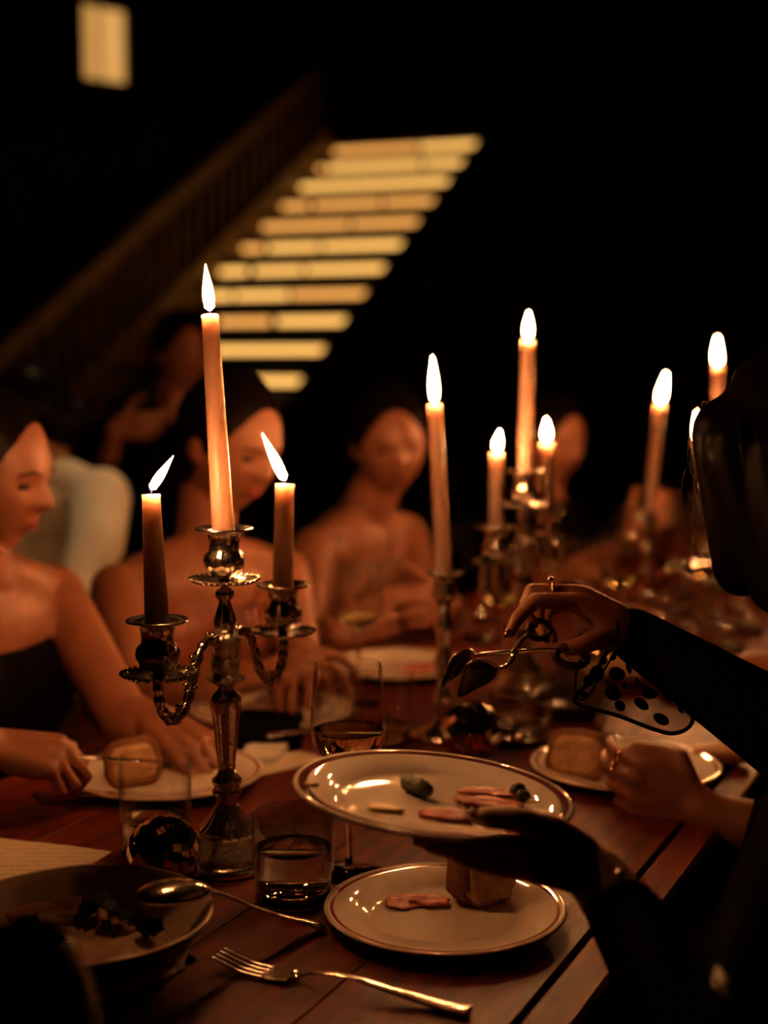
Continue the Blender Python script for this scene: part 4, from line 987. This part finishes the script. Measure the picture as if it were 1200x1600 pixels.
# --- A: woman at far left --------------------------------------------------
H = P(-20, 742, 1.98)
la = (P(196, 1128, 1.93), P(246, 1124, 1.90)); ra = (P(-130, 1230, 1.62), P(-20, 1165, 1.64))
hl = gen_hand(la[1], P(322, 1180, 1.84)-la[1], V((0.2, -0.5, 0.8)), (P(290, 1190, 1.80)-P(290, 1140, 1.86)), (0.45, 0.6, 0.5), scale=0.98)
hr = gen_hand(ra[1], P(90, 1182, 1.655)-ra[1], V((0, -0.35, 0.9)), V((0.1, 0.9, 0.2)), (0.75, 1.2, 0.7), 0.03, P(100, 1186, 1.67)-P(50, 1180, 1.67), scale=0.98)
nbA = P(-36, 905, 1.98)
hipA = nbA+N*0.10
rA, SL, SR, Rh, B = person('person', 'woman in black strapless dress, black hair up, cutting food at far left', H, (0.95, -0.24, -0.20), FACE_L, (hipA.x, hipA.y), la, ra, [hl, hr], 'black_satin', 'bun', neck=nbA,
       dress_cut=[(P(60, 1062, 1.85), V((0.15, -0.1, 1)))], voxel=0.0042, nails_mat=None)
obj('ring', MB().ring([P(271, 1114, 1.875)-B+V((0.010*math.cos(a), 0.004*math.sin(a), 0.009*math.sin(a))) for a in [2*PI*i/16 for i in range(16)]], 0.0016), 'gold', rA)
# --- B: woman behind the candelabra ----------------------------------------
H = P(362, 696, 2.42)
nbB = P(318, 868, 2.46)
la = (P(470, 1030, 2.42), P(486, 1046, 2.22)); ra = (P(205, 1080, 2.22), P(395, 1058, 2.12))
hl = gen_hand(la[1], P(430, 1050, 2.05)-la[1], V((0.4, -0.2, 0.8)), V((0.3, -0.9, 0.2)), (0.4, 0.7, 0.5))
hr = gen_hand(ra[1], P(470, 1035, 2.12)-ra[1], V((-0.2, -0.5, 0.8)), V((0.3, 0.8, 0.3)), (0.4, 0.6, 0.4))
hipB = nbB+N*0.12
rB, SL, SR, Rh, B = person('person', 'woman with pulled-back hair behind the candelabra, head bowed right, bare shoulders', H, (0.72, -0.62, -0.32), FACE_L+V((-0.2, -0.5, 0)), (hipB.x, hipB.y), la, ra, [hl, hr], 'nude', 'low', neck=nbB,
       dress_cut=[(P(300, 935, 2.4), V((0, 0, 1)))], voxel=0.0045, up=(0.12, 0, 1))
straps(rB, B, [[SR+V((0.05, -0.06, 0.035)), SR.lerp(nbB, 0.35)+V((0.03, -0.10, -0.04)), P(255, 940, 2.27)], [SL+V((-0.03, -0.05, 0.035)), SL.lerp(nbB, 0.3)+V((0, -0.10, -0.04)), P(385, 940, 2.3)]], 'nude')
# --- C: woman facing us ------------------------------------------------------
H = P(608, 690, 3.02)
nbC = P(566, 812, 3.10)
la = (P(690, 985, 2.95), P(700, 945, 2.72)); ra = (P(478, 985, 2.85), P(528, 992, 2.62))
hl = gen_hand(la[1], P(640, 950, 2.62)-la[1], V((0.1, -0.3, 0.9)), V((0, 0.3, 0.9)), (0.5, 0.8, 0.5))
hr = gen_hand(ra[1], P(590, 965, 2.60)-ra[1], V((-0.2, -0.7, 0.5)), V((0.2, 0.1, 0.9)), (0.5, 0.9, 0.6))
hipC = nbC+N*0.12
rC, SL, SR, Rh, B = person('person', 'dark-haired woman facing us in a thin-strapped bronze dress, mid table', H, (0.22, -0.93, -0.24), FACE_L+V((-0.05, -0.2, 0)), (hipC.x, hipC.y), la, ra, [hl, hr], 'bronze', 'low', neck=nbC,
       dress_cut=[(P(570, 880, 3.0), V((0, 0, 1)))], voxel=0.0045, up=(-0.10, 0, 1))
straps(rC, B, [[SR+V((0.06, -0.05, 0.03)), P(528, 840, 2.96), P(535, 885, 2.93)], [SL+V((-0.04, -0.05, 0.03)), P(612, 840, 2.97), P(605, 885, 2.95)]], 'bronze')
for (px, py) in ((535, 815), (556, 836), (558, 856)):
    obj('sequin', MB().ell(P(px, py, 2.93)-B, (0.004, 0.003, 0.004), None, 10, 8), 'gold', rC)
# --- D: person farther down ---------------------------------------------------
H = P(866, 688, 4.0)
nbD = P(850, 790, 4.05)
la = (P(905, 905, 3.9), P(985, 838, 3.7)); ra = (P(800, 905, 3.75), P(870, 905, 3.5))
hl = gen_hand(la[1], P(1030, 800, 3.62)-la[1], V((0, -0.4, 0.9)), V((0, -0.3, 0.9)), (0.4, 0.6, 0.4))
hr = gen_hand(ra[1], P(930, 905, 3.4)-ra[1], V((0, -0.3, 0.9)), V((0.2, 0.3, 0.9)), (0.5, 0.8, 0.5))
hipD = nbD+N*0.12
rD, SL, SR, Rh, B = person('person', 'dim short-sleeved person in black with forearm raised, behind the mid-table candelabra', H, (0.60, -0.72, -0.2), FACE_L, (hipD.x, hipD.y), la, ra, [hl, hr], 'black_cloth', 'low', neck=nbD, voxel=0.006, sleeves=(0.0, 0.0))
# --- background guests ----------------------------------------------------------
H = P(45, 655, 3.35)
nbG = P(62, 745, 3.35)
la = (P(150, 850, 3.15), P(105, 960, 3.0)); ra = (P(-80, 900, 3.3), P(-20, 990, 3.1))
hl = gen_hand(la[1], V((-0.6, -0.6, -0.2)), V((0.3, -0.3, 0.8)), V((0.2, 0.9, 0)), (0.5, 0.8, 0.5)); hr = gen_hand(ra[1], V((0.6, -0.7, -0.2)), V((0, -0.3, 0.8)), V((0.2, 0.9, 0)), (0.5, 0.8, 0.5))
rG, SL, SR, Rh, B = person('person', 'guest in loose white shirt seated behind the woman at far left', H, (-0.6, -0.1, -0.3), V((-0.35, -0.9, 0)), (nbG.x, nbG.y+0.12), la, ra, [hl, hr], 'white_shirt', 'low', neck=nbG, voxel=0.006, sleeves=(0.85, 0.85), female=False, roll_cl=0.022, group=None)
H = P(284, 552, 4.3)
nbK = P(262, 655, 4.35)
la = (P(330, 830, 4.2), P(290, 900, 4.0)); ra = (P(150, 800, 4.3), P(180, 668, 4.1))
hl = gen_hand(la[1], V((-0.5, -0.7, 0.2)), V((0.3, -0.3, 0.8)), V((0.2, 0.1, 0.9)), (0.5, 0.8, 0.5)); hr = gen_hand(ra[1], P(245, 665, 4.1)-ra[1], V((0, -0.6, 0.8)), V((0.1, -0.1, 0.9)), (0.4, 0.7, 0.5))
rK, SL, SR, Rh, B = person('person', 'dim guest in black with raised hand, in front of the staircase', H, (0.55, -0.75, -0.1), V((0.3, -0.95, 0)), (nbK.x, nbK.y+0.12), la, ra, [hl, hr], 'black_cloth', 'low', neck=nbK, voxel=0.006, sleeves=(0.8, 0.75), female=False, seat_z=0.62, shw=0.20)
# --- F: neighbour on the right, mostly hidden: only hand and forearm show ------------
wF = P(1095, 1266, 1.66); eF = P(1290, 1330, 1.62)
nbF = tab(0.52, -TW/2-0.17, 1.05)
hF = gen_hand(wF, P(905, 1205, 1.70)-wF, V((0.1, -0.35, 0.9)), V((-0.15, 0.0, 1.0)), (0.5, 0.75, 0.45), 0.03, P(930, 1190, 1.70)-P(1040, 1215, 1.67), scale=0.95)
wF2 = tab(0.55, -TW/2+0.10, TZ+0.05)+D*0.20
hF2 = gen_hand(wF2, N+V((0, 0, -0.1)), V((0, 0, 1)), -D, (0.3, 0.5, 0.3))
hipF = nbF-N*0.10
rF, SL, SR, Rh, B = person('person', 'guest at right whose blurred hand reaches over the plate with bread', nbF+V((0, 0, 0.215))+N*0.03, N+V((0, 0, -0.3)), N, (hipF.x, hipF.y), (eF, wF), (wF2-N*0.2+D*0.06, wF2), [hF, hF2], 'black_cloth', 'long', neck=nbF, voxel=0.005, sleeves=(0.35, 0.4))
obj('ring', MB().ring([P(962, 1190, 1.655)-B+V((0.004*math.sin(a), 0.010*math.cos(a), 0.011*math.sin(a))) for a in [2*PI*i/16 for i in range(16)]], 0.0018), 'gold', rF)

# --- E: woman at right serving herself ------------------------------------------------
H = P(1258, 748, 1.27)
nbE = V((H.x, H.y, H.z-0.175))-N*0.075
lw, le = P(936, 1374, 1.185*0.923), P(1150, 1680, 0.945)
rw, re = P(978, 984, 1.425*1.045), P(1290, 1186, 1.40)
PR_K = 1.045
def PR(px, py, Z): return P(px, py, Z*PR_K)
# right hand round the tongs, joint by joint
hr = []
def chain(pts, rs, nrm_, rr): 
    for (a, b_), (r0, r1) in zip(zip(pts, pts[1:]), zip(rs, rs[1:])): hr.append((V(a), V(b_), r0, r1))
    d = (V(pts[-1])-V(pts[-2])).normalized(); n_ = V(nrm_); n_ = (n_-d*n_.dot(d)).normalized(); return (V(pts[-1]), d, n_, rr)
i_m, m_m, r_m, p_m = PR(899, 941, 1.402), PR(908, 929, 1.420), PR(907, 931, 1.441), PR(902, 942, 1.458)
rnails = [chain([i_m, PR(838, 938, 1.392), PR(809, 965, 1.386), PR(797, 988, 1.384)], [0.0105, 0.0086, 0.0076, 0.0062], PR(770, 960, 1.36)-PR(797, 988, 1.384), 0.0066),
          chain([m_m, PR(831, 924, 1.412), PR(819, 952, 1.410), PR(833, 975, 1.406)], [0.0108, 0.0086, 0.0078, 0.0064], PR(800, 975, 1.40)-PR(833, 975, 1.406), 0.0066),
          chain([r_m, PR(838, 940, 1.440), PR(842, 972, 1.432), PR(852, 996, 1.424)], [0.0104, 0.0082, 0.0074, 0.0062], PR(852, 990, 1.38)-PR(852, 996, 1.424), 0.0064),
          chain([p_m, PR(850, 952, 1.462), PR(855, 980, 1.452), PR(866, 998, 1.442)], [0.0096, 0.0074, 0.0066, 0.0056], PR(866, 990, 1.40)-PR(866, 998, 1.442), 0.0058),
          chain([PR(958, 992, 1.405), PR(934, 998, 1.388), PR(908, 1010, 1.378), PR(887, 1013, 1.376)], [0.0165, 0.0115, 0.0098, 0.0078], PR(887, 990, 1.33)-PR(887, 1013, 1.376), 0.0076)]
for m_, o_ in ((i_m, PR(960, 972, 1.408)), (m_m, PR(962, 965, 1.420)), (r_m, PR(964, 966, 1.434)), (p_m, PR(964, 975, 1.446))):
    hr.append((o_, m_, 0.0170, 0.0108)); 
hr.append((PR(935, 968, 1.405), PR(955, 985, 1.405), 0.0120, 0.0160))
def PL(px, py, Z): return P(px, py, Z*0.923)
# left hand under the plate, thumb over its rim
lh = []
def chain2(pts, rs): 
    for (a, b_), (r0, r1) in zip(zip(pts, pts[1:]), zip(rs, rs[1:])): lh.append((V(a), V(b_), r0, r1))
und = RP@V((0, 0, -1))
def below(px, py, Z): return PL(px, py, Z)
chain2([PL(838, 1318, 1.215), PL(775, 1312, 1.245), PL(712, 1309, 1.268), PL(672, 1306, 1.282)], [0.0115, 0.0092, 0.0082, 0.0066])
chain2([PL(832, 1330, 1.200), PL(765, 1324, 1.232), PL(700, 1317, 1.258), PL(655, 1312, 1.272)], [0.0115, 0.0094, 0.0084, 0.0066])
chain2([PL(834, 1344, 1.188), PL(770, 1338, 1.215), PL(712, 1330, 1.240), PL(672, 1322, 1.255)], [0.0112, 0.0090, 0.0080, 0.0064])
chain2([PL(842, 1360, 1.178), PL(788, 1356, 1.198), PL(745, 1348, 1.215), PL(716, 1340, 1.228)], [0.0102, 0.0080, 0.0070, 0.0058])
for q in (PL(838, 1318, 1.215), PL(832, 1330, 1.200), PL(834, 1344, 1.188), PL(842, 1360, 1.178)): lh.append((PL(925, 1365, 1.187), q, 0.0190, 0.0118))
thumb = [PL(905, 1335, 1.195), PL(866, 1300, 1.190), PL(810, 1281, 1.192), PL(760, 1277, 1.200), PL(748, 1277, 1.204)]
chain2(thumb, [0.0180, 0.0130, 0.0105, 0.0088, 0.0074])
lth = (thumb[-1], (thumb[-1]-thumb[-2]).normalized(), (V((-0.1, -0.5, 0.85))).normalized(), 0.0088)
hipE = nbE-N*0.16
rE, SL, SR, Rh, B = person('person', 'woman in black with lace cuffs at right, seen from behind, holding plate and tongs', H, N*0.62+D*0.72+V((0, 0, -0.26)), N, (hipE.x, hipE.y), (le, lw), (re, rw), [(hr, rnails), (lh, [lth])], 'black_satin', 'nape', neck=nbE,
       voxel=0.0030, sleeves=(0.80, 0.96), nails_mat='nail', roll_cl=0.012, cloth_vox=0.006)
# jewel ring, bracelet bead
rc = PR(860, 921, 1.414); ax = (PR(831, 924, 1.412)-m_m).normalized(); a1 = ax.cross(V((0, 0, 1))).normalized(); a2 = a1.cross(ax)
rg = obj('ring', MB().ring([rc-B+V((0, 0, -0.001))+(a1*math.cos(a)+a2*math.sin(a))*0.0098 for a in [2*PI*i/20 for i in range(20)]], 0.0016), 'gold', rE)
obj('ring_stone', MB().ell(rc-B+V((0, 0, 0.0105)), (0.0036, 0.0036, 0.0030), None, 10, 8), 'silver', rg)
obj('cuff_bead', MB().ell(P(969, 1366, 1.150*0.923)-B, (0.004, 0.004, 0.004), None, 12, 8), 'silver', rE)
# sheer bell cuff with dots and a dark hem
def cuff():
    top = [PR(962, 948, 1.415), PR(966, 975, 1.390), PR(968, 1008, 1.380), PR(985, 1030, 1.395), PR(992, 1020, 1.430), PR(985, 985, 1.445), PR(972, 955, 1.440)]
    hem = [PR(962, 1012, 1.430), PR(925, 1062, 1.385), PR(898, 1096, 1.365), PR(965, 1118, 1.350), PR(1050, 1146, 1.350), PR(1082, 1118, 1.400), PR(1030, 1060, 1.440)]
    n = 56; T_, H_ = [], []
    def ringpts(pts):
        m_ = len(pts); out = []
        for i in range(n):
            t = i/n*m_; k = int(t); f = t-k; a, b_, c, d = pts[(k-1) % m_], pts[k % m_], pts[(k+1) % m_], pts[(k+2) % m_]
            out.append(0.5*((2*b_)+(c-a)*f+(2*a-5*b_+4*c-d)*f*f+(3*b_-a-3*c+d)*f**3))
        return out
    A, Bq = ringpts(top), ringpts(hem); rows = 12; v = []; f = []
    for k in range(rows+1):
        t = k/rows
        for i in range(n):
            p = A[i].lerp(Bq[i], t); wv = 0.0035*math.sin(5*2*PI*i/n+2*t)*math.sin(PI*t); v.append(p+V((0, -wv, wv*0.5))-B)
    for k in range(rows):
        for i in range(n): j = (i+1) % n; f.append((k*n+i, k*n+j, k*n+n+j, k*n+n+i))
    c_ = obj('sheer_cuff', MB().add(v, f), 'net', rE)
    obj('hem', MB().ring([p-B for p in Bq], 0.0021, 8), 'black_cloth', c_)
    obj('cuff_seam', MB().ring([p-B for p in A], 0.0016, 8), 'black_cloth', c_)
    rnd = random.Random(12); nd = 0
    for k in range(2, rows, 2):
        for i in range((k % 4), n, 7):
            i0 = (i+rnd.randint(0, 1)) % n; p = v[k*n+i0]; e1 = (V(v[k*n+(i0+1) % n])-V(p)).normalized(); e2 = (V(v[(k+1)*n+i0])-V(p)).normalized(); nn = e1.cross(e2).normalized(); e2 = nn.cross(e1)
            s_ = rnd.choice((0.0040, 0.0060, 0.0085)); Rn = Matrix((e1, e2, nn)).transposed()
            obj('dot', MB().ell(p, (s_, s_, 0.0006), Rn, 14, 6), 'black_cloth', c_)
    # loose ribbon loop hanging from the wrist
    obj('ribbon', MB().tube(bez([PR(906, 1030, 1.372)-B, PR(899, 1060, 1.366)-B, PR(903, 1090, 1.364)-B, PR(918, 1088, 1.372)-B, PR(945, 1045, 1.385)-B, PR(962, 1018, 1.392)-B], 6), 0.0011, 8), 'black_cloth', c_)
cuff()
# loose strands, candlelit tone in their colour
st = MB(); rnd = random.Random(9)
for i in range(90):
    s_ = rnd.uniform(-0.5, 1.0); ang = rnd.uniform(0.1, 1.35)
    d0 = Rh@V((rnd.uniform(0.2, 0.9)*1.0 if False else rnd.uniform(-0.9, 0.9), rnd.uniform(-0.2, 0.9), rnd.uniform(-0.3, 1.0))).normalized()
    p0 = H+V((d0.x*0.092, d0.y*0.100, d0.z*0.118)); L_ = rnd.uniform(0.02, 0.055); tg = d0.cross(V((rnd.uniform(-1, 1), rnd.uniform(-1, 1), rnd.uniform(-1, 1)))).normalized()
    pts = [p0, p0+tg*L_*0.4+d0*L_*0.22, p0+tg*L_*0.8+d0*L_*0.18-V((0, 0, L_*0.15)), p0+tg*L_*1.1-V((0, 0, L_*0.4))]
    st.tube(bez([q-B for q in pts], 3), 0.00022, 4)
o_ = obj('loose_hair', st, 'lit_strand', rE); o_['kind'] = 'stuff'
# white napkin on the lap
npts = [(1120, 1508, 0.951), (1114, 1524, 0.946), (1112, 1538, 0.943), (1122, 1548, 0.938), (1138, 1557, 0.931), (1150, 1574, 0.923), (1151, 1556, 0.929), (1142, 1538, 0.935), (1131, 1521, 0.943)]
n_ = len(npts); nc = P(1131, 1540, 0.938)
nv = [P(x, y, z-0.005)-nc for x, y, z in npts]+[P(x, y, z-0.001)-nc for x, y, z in npts]+[P(1131, 1540, 0.929)-nc]
nf = [(i, (i+1) % n_, 2*n_) for i in range(n_)]+[((i+1) % n_, i, n_+i, n_+(i+1) % n_) for i in range(n_)]+[tuple(range(2*n_-1, n_-1, -1))]
nap = obj('cloth_napkin', MB().add(nv, nf), 'white_cloth'); nap.location = nc
tag(nap, 'white napkin corner lying on the black sleeve at lower right', 'napkin')

# serving tongs ---------------------------------------------------------------------
tg_c = PR(804, 1019, 1.385)
tongs = thing('serving_tongs', 'scissor-handled serving tongs with two dark paddle heads in the ringed hand', 'tongs', tg_c)
def tl(px, py, Z): return PR(px, py, Z)-tg_c
def paddle(name, outline, Z, bulge, nrm_dir):
    c = sum((tl(x, y, Z) for x, y in outline), V((0, 0, 0)))/len(outline); pts = bez([tl(x, y, Z) for x, y in outline]+[tl(*outline[0], Z)], 4)[:-1]
    n = len(pts); nd = V(nrm_dir).normalized(); v = []; f = []; lay = 6
    for side in (0, 1):
        for k in range(lay+1):
            s_ = 1-k/lay*0.98; z_ = bulge*(1-s_*s_)
            for p in pts: v.append(c+(p-c)*s_+nd*(z_-(0.0016 if side else 0)))
    m_ = (lay+1)*n
    for side in (0, 1):
        for k in range(lay):
            for i in range(n):
                j = (i+1) % n; q = (side*m_+k*n+i, side*m_+k*n+j, side*m_+k*n+n+j, side*m_+k*n+n+i); f.append(q if side == 0 else q[::-1])
        e = [side*m_+lay*n+i for i in range(n)]; f.append(tuple(e))
    for i in range(n): j = (i+1) % n; f.append((i, j, m_+j, m_+i))
    return obj(name, MB().add(v, f), 'steel_dark', tongs)
pd1 = paddle('paddle', [(737, 1015), (722, 1018), (706, 1030), (697, 1050), (690, 1073), (715, 1058), (734, 1047), (738, 1030)], 1.415, 0.003, V((0.3, 0.8, 0.3)))
pd2 = paddle('paddle', [(779, 1045), (762, 1034), (745, 1032), (730, 1039), (724, 1052), (716, 1089), (745, 1076), (768, 1064)], 1.362, 0.003, V((-0.2, -0.9, 0.1)))
obj('paddle_lip', MB().tube(bez([tl(738, 1016, 1.415), tl(722, 1017, 1.413), tl(706, 1029, 1.412), tl(697, 1050, 1.412)], 5), 0.0013, 8), 'steel', pd1)
obj('paddle_lip', MB().tube(bez([tl(778, 1043, 1.361), tl(762, 1033, 1.360), tl(745, 1031, 1.359), tl(729, 1039, 1.360)], 5), 0.0013, 8), 'steel', pd2)
obj('arm', MB().tube(bez([tl(737, 1016, 1.413), tl(746, 1023, 1.408), tl(760, 1021, 1.400), tl(804, 1019, 1.388), tl(840, 1016, 1.380), tl(872, 1016, 1.374)], 6), [0.0024]*6+[0.0036]*9+[0.0042]*6+[0.0036]*10, 10, 0.6), 'steel', tongs)
obj('arm', MB().tube(bez([tl(777, 1044, 1.362), tl(790, 1041, 1.368), tl(800, 1030, 1.378), tl(806, 1014, 1.384), tl(815, 1002, 1.392), tl(826, 990, 1.400)], 6), [0.0036]*10+[0.0044]*6+[0.0040]*15, 10, 0.6), 'steel', tongs)
obj('pivot', MB().ell(tl(804, 1019, 1.380), (0.0040, 0.0030, 0.0040), None, 14, 10), 'steel', tongs)
obj('handle_loop', MB().ring([tl(868+24*(1-math.cos(a)), 1023+14*math.sin(a)+0.12*24*(1-math.cos(a)), 1.376-0.0*math.sin(a)) for a in [2*PI*i/28 for i in range(28)]], 0.0046, 10), 'steel_dark', tongs)
obj('handle_loop', MB().ring([tl(842+17*math.cos(a), 984+14*math.sin(a), 1.412+0.012*math.cos(a)) for a in [2*PI*i/24 for i in range(24)]], 0.0034, 10), 'steel_dark', tongs)

# chairs under the guests ----------------------------------------------------------------
def chair(label, xy, face, sz=0.47):
    face = V(face); face.z = 0; face.normalize(); root = thing('dining_chair', label, 'chair', (xy[0], xy[1], 0), math.atan2(face.y, face.x)-PI/2, 'dark wooden dining chairs')
    obj('seat', MB().bbox((0, 0, sz-0.02), (0.42, 0.42, 0.035), 0.006), 'dark_wood', root, False)
    for sx in (-1, 1):
        obj('leg', MB().bbox((sx*0.18, 0.18, (sz-0.04)/2), (0.036, 0.036, sz-0.04), 0.003), 'dark_wood', root, False)
        obj('leg', MB().bbox((sx*0.18, -0.185, 0.40), (0.036, 0.036, 0.80), 0.003), 'dark_wood', root, False)
    for z_ in (0.62, 0.76): obj('back_rail', MB().bbox((0, -0.185, z_), (0.34, 0.022, 0.07), 0.003), 'dark_wood', root, False)
    return root
for r_, fc, lab, sz in ((rA, FACE_L, 'dark chair under the woman in black strapless dress', 0.47), (rB, FACE_L+V((-0.2, -0.5, 0)), 'dark chair under the woman behind the candelabra', 0.47), (rC, FACE_L+V((-0.05, -0.2, 0)), 'dark chair under the woman in the bronze dress', 0.47),
        (rD, FACE_L, 'dark chair under the dim short-sleeved person in black', 0.47), (rG, V((-0.35, -0.9, 0)), 'dark chair under the white-shirted guest', 0.47), (rK, V((0.3, -0.95, 0)), 'tall dark chair under the dim guest before the staircase', 0.62), (rF, N, 'dark chair under the half-hidden guest at right', 0.47), (rE, N, 'dark chair under the woman with lace cuffs', 0.47)):
    chair(lab, (r_.location.x, r_.location.y), fc, sz)
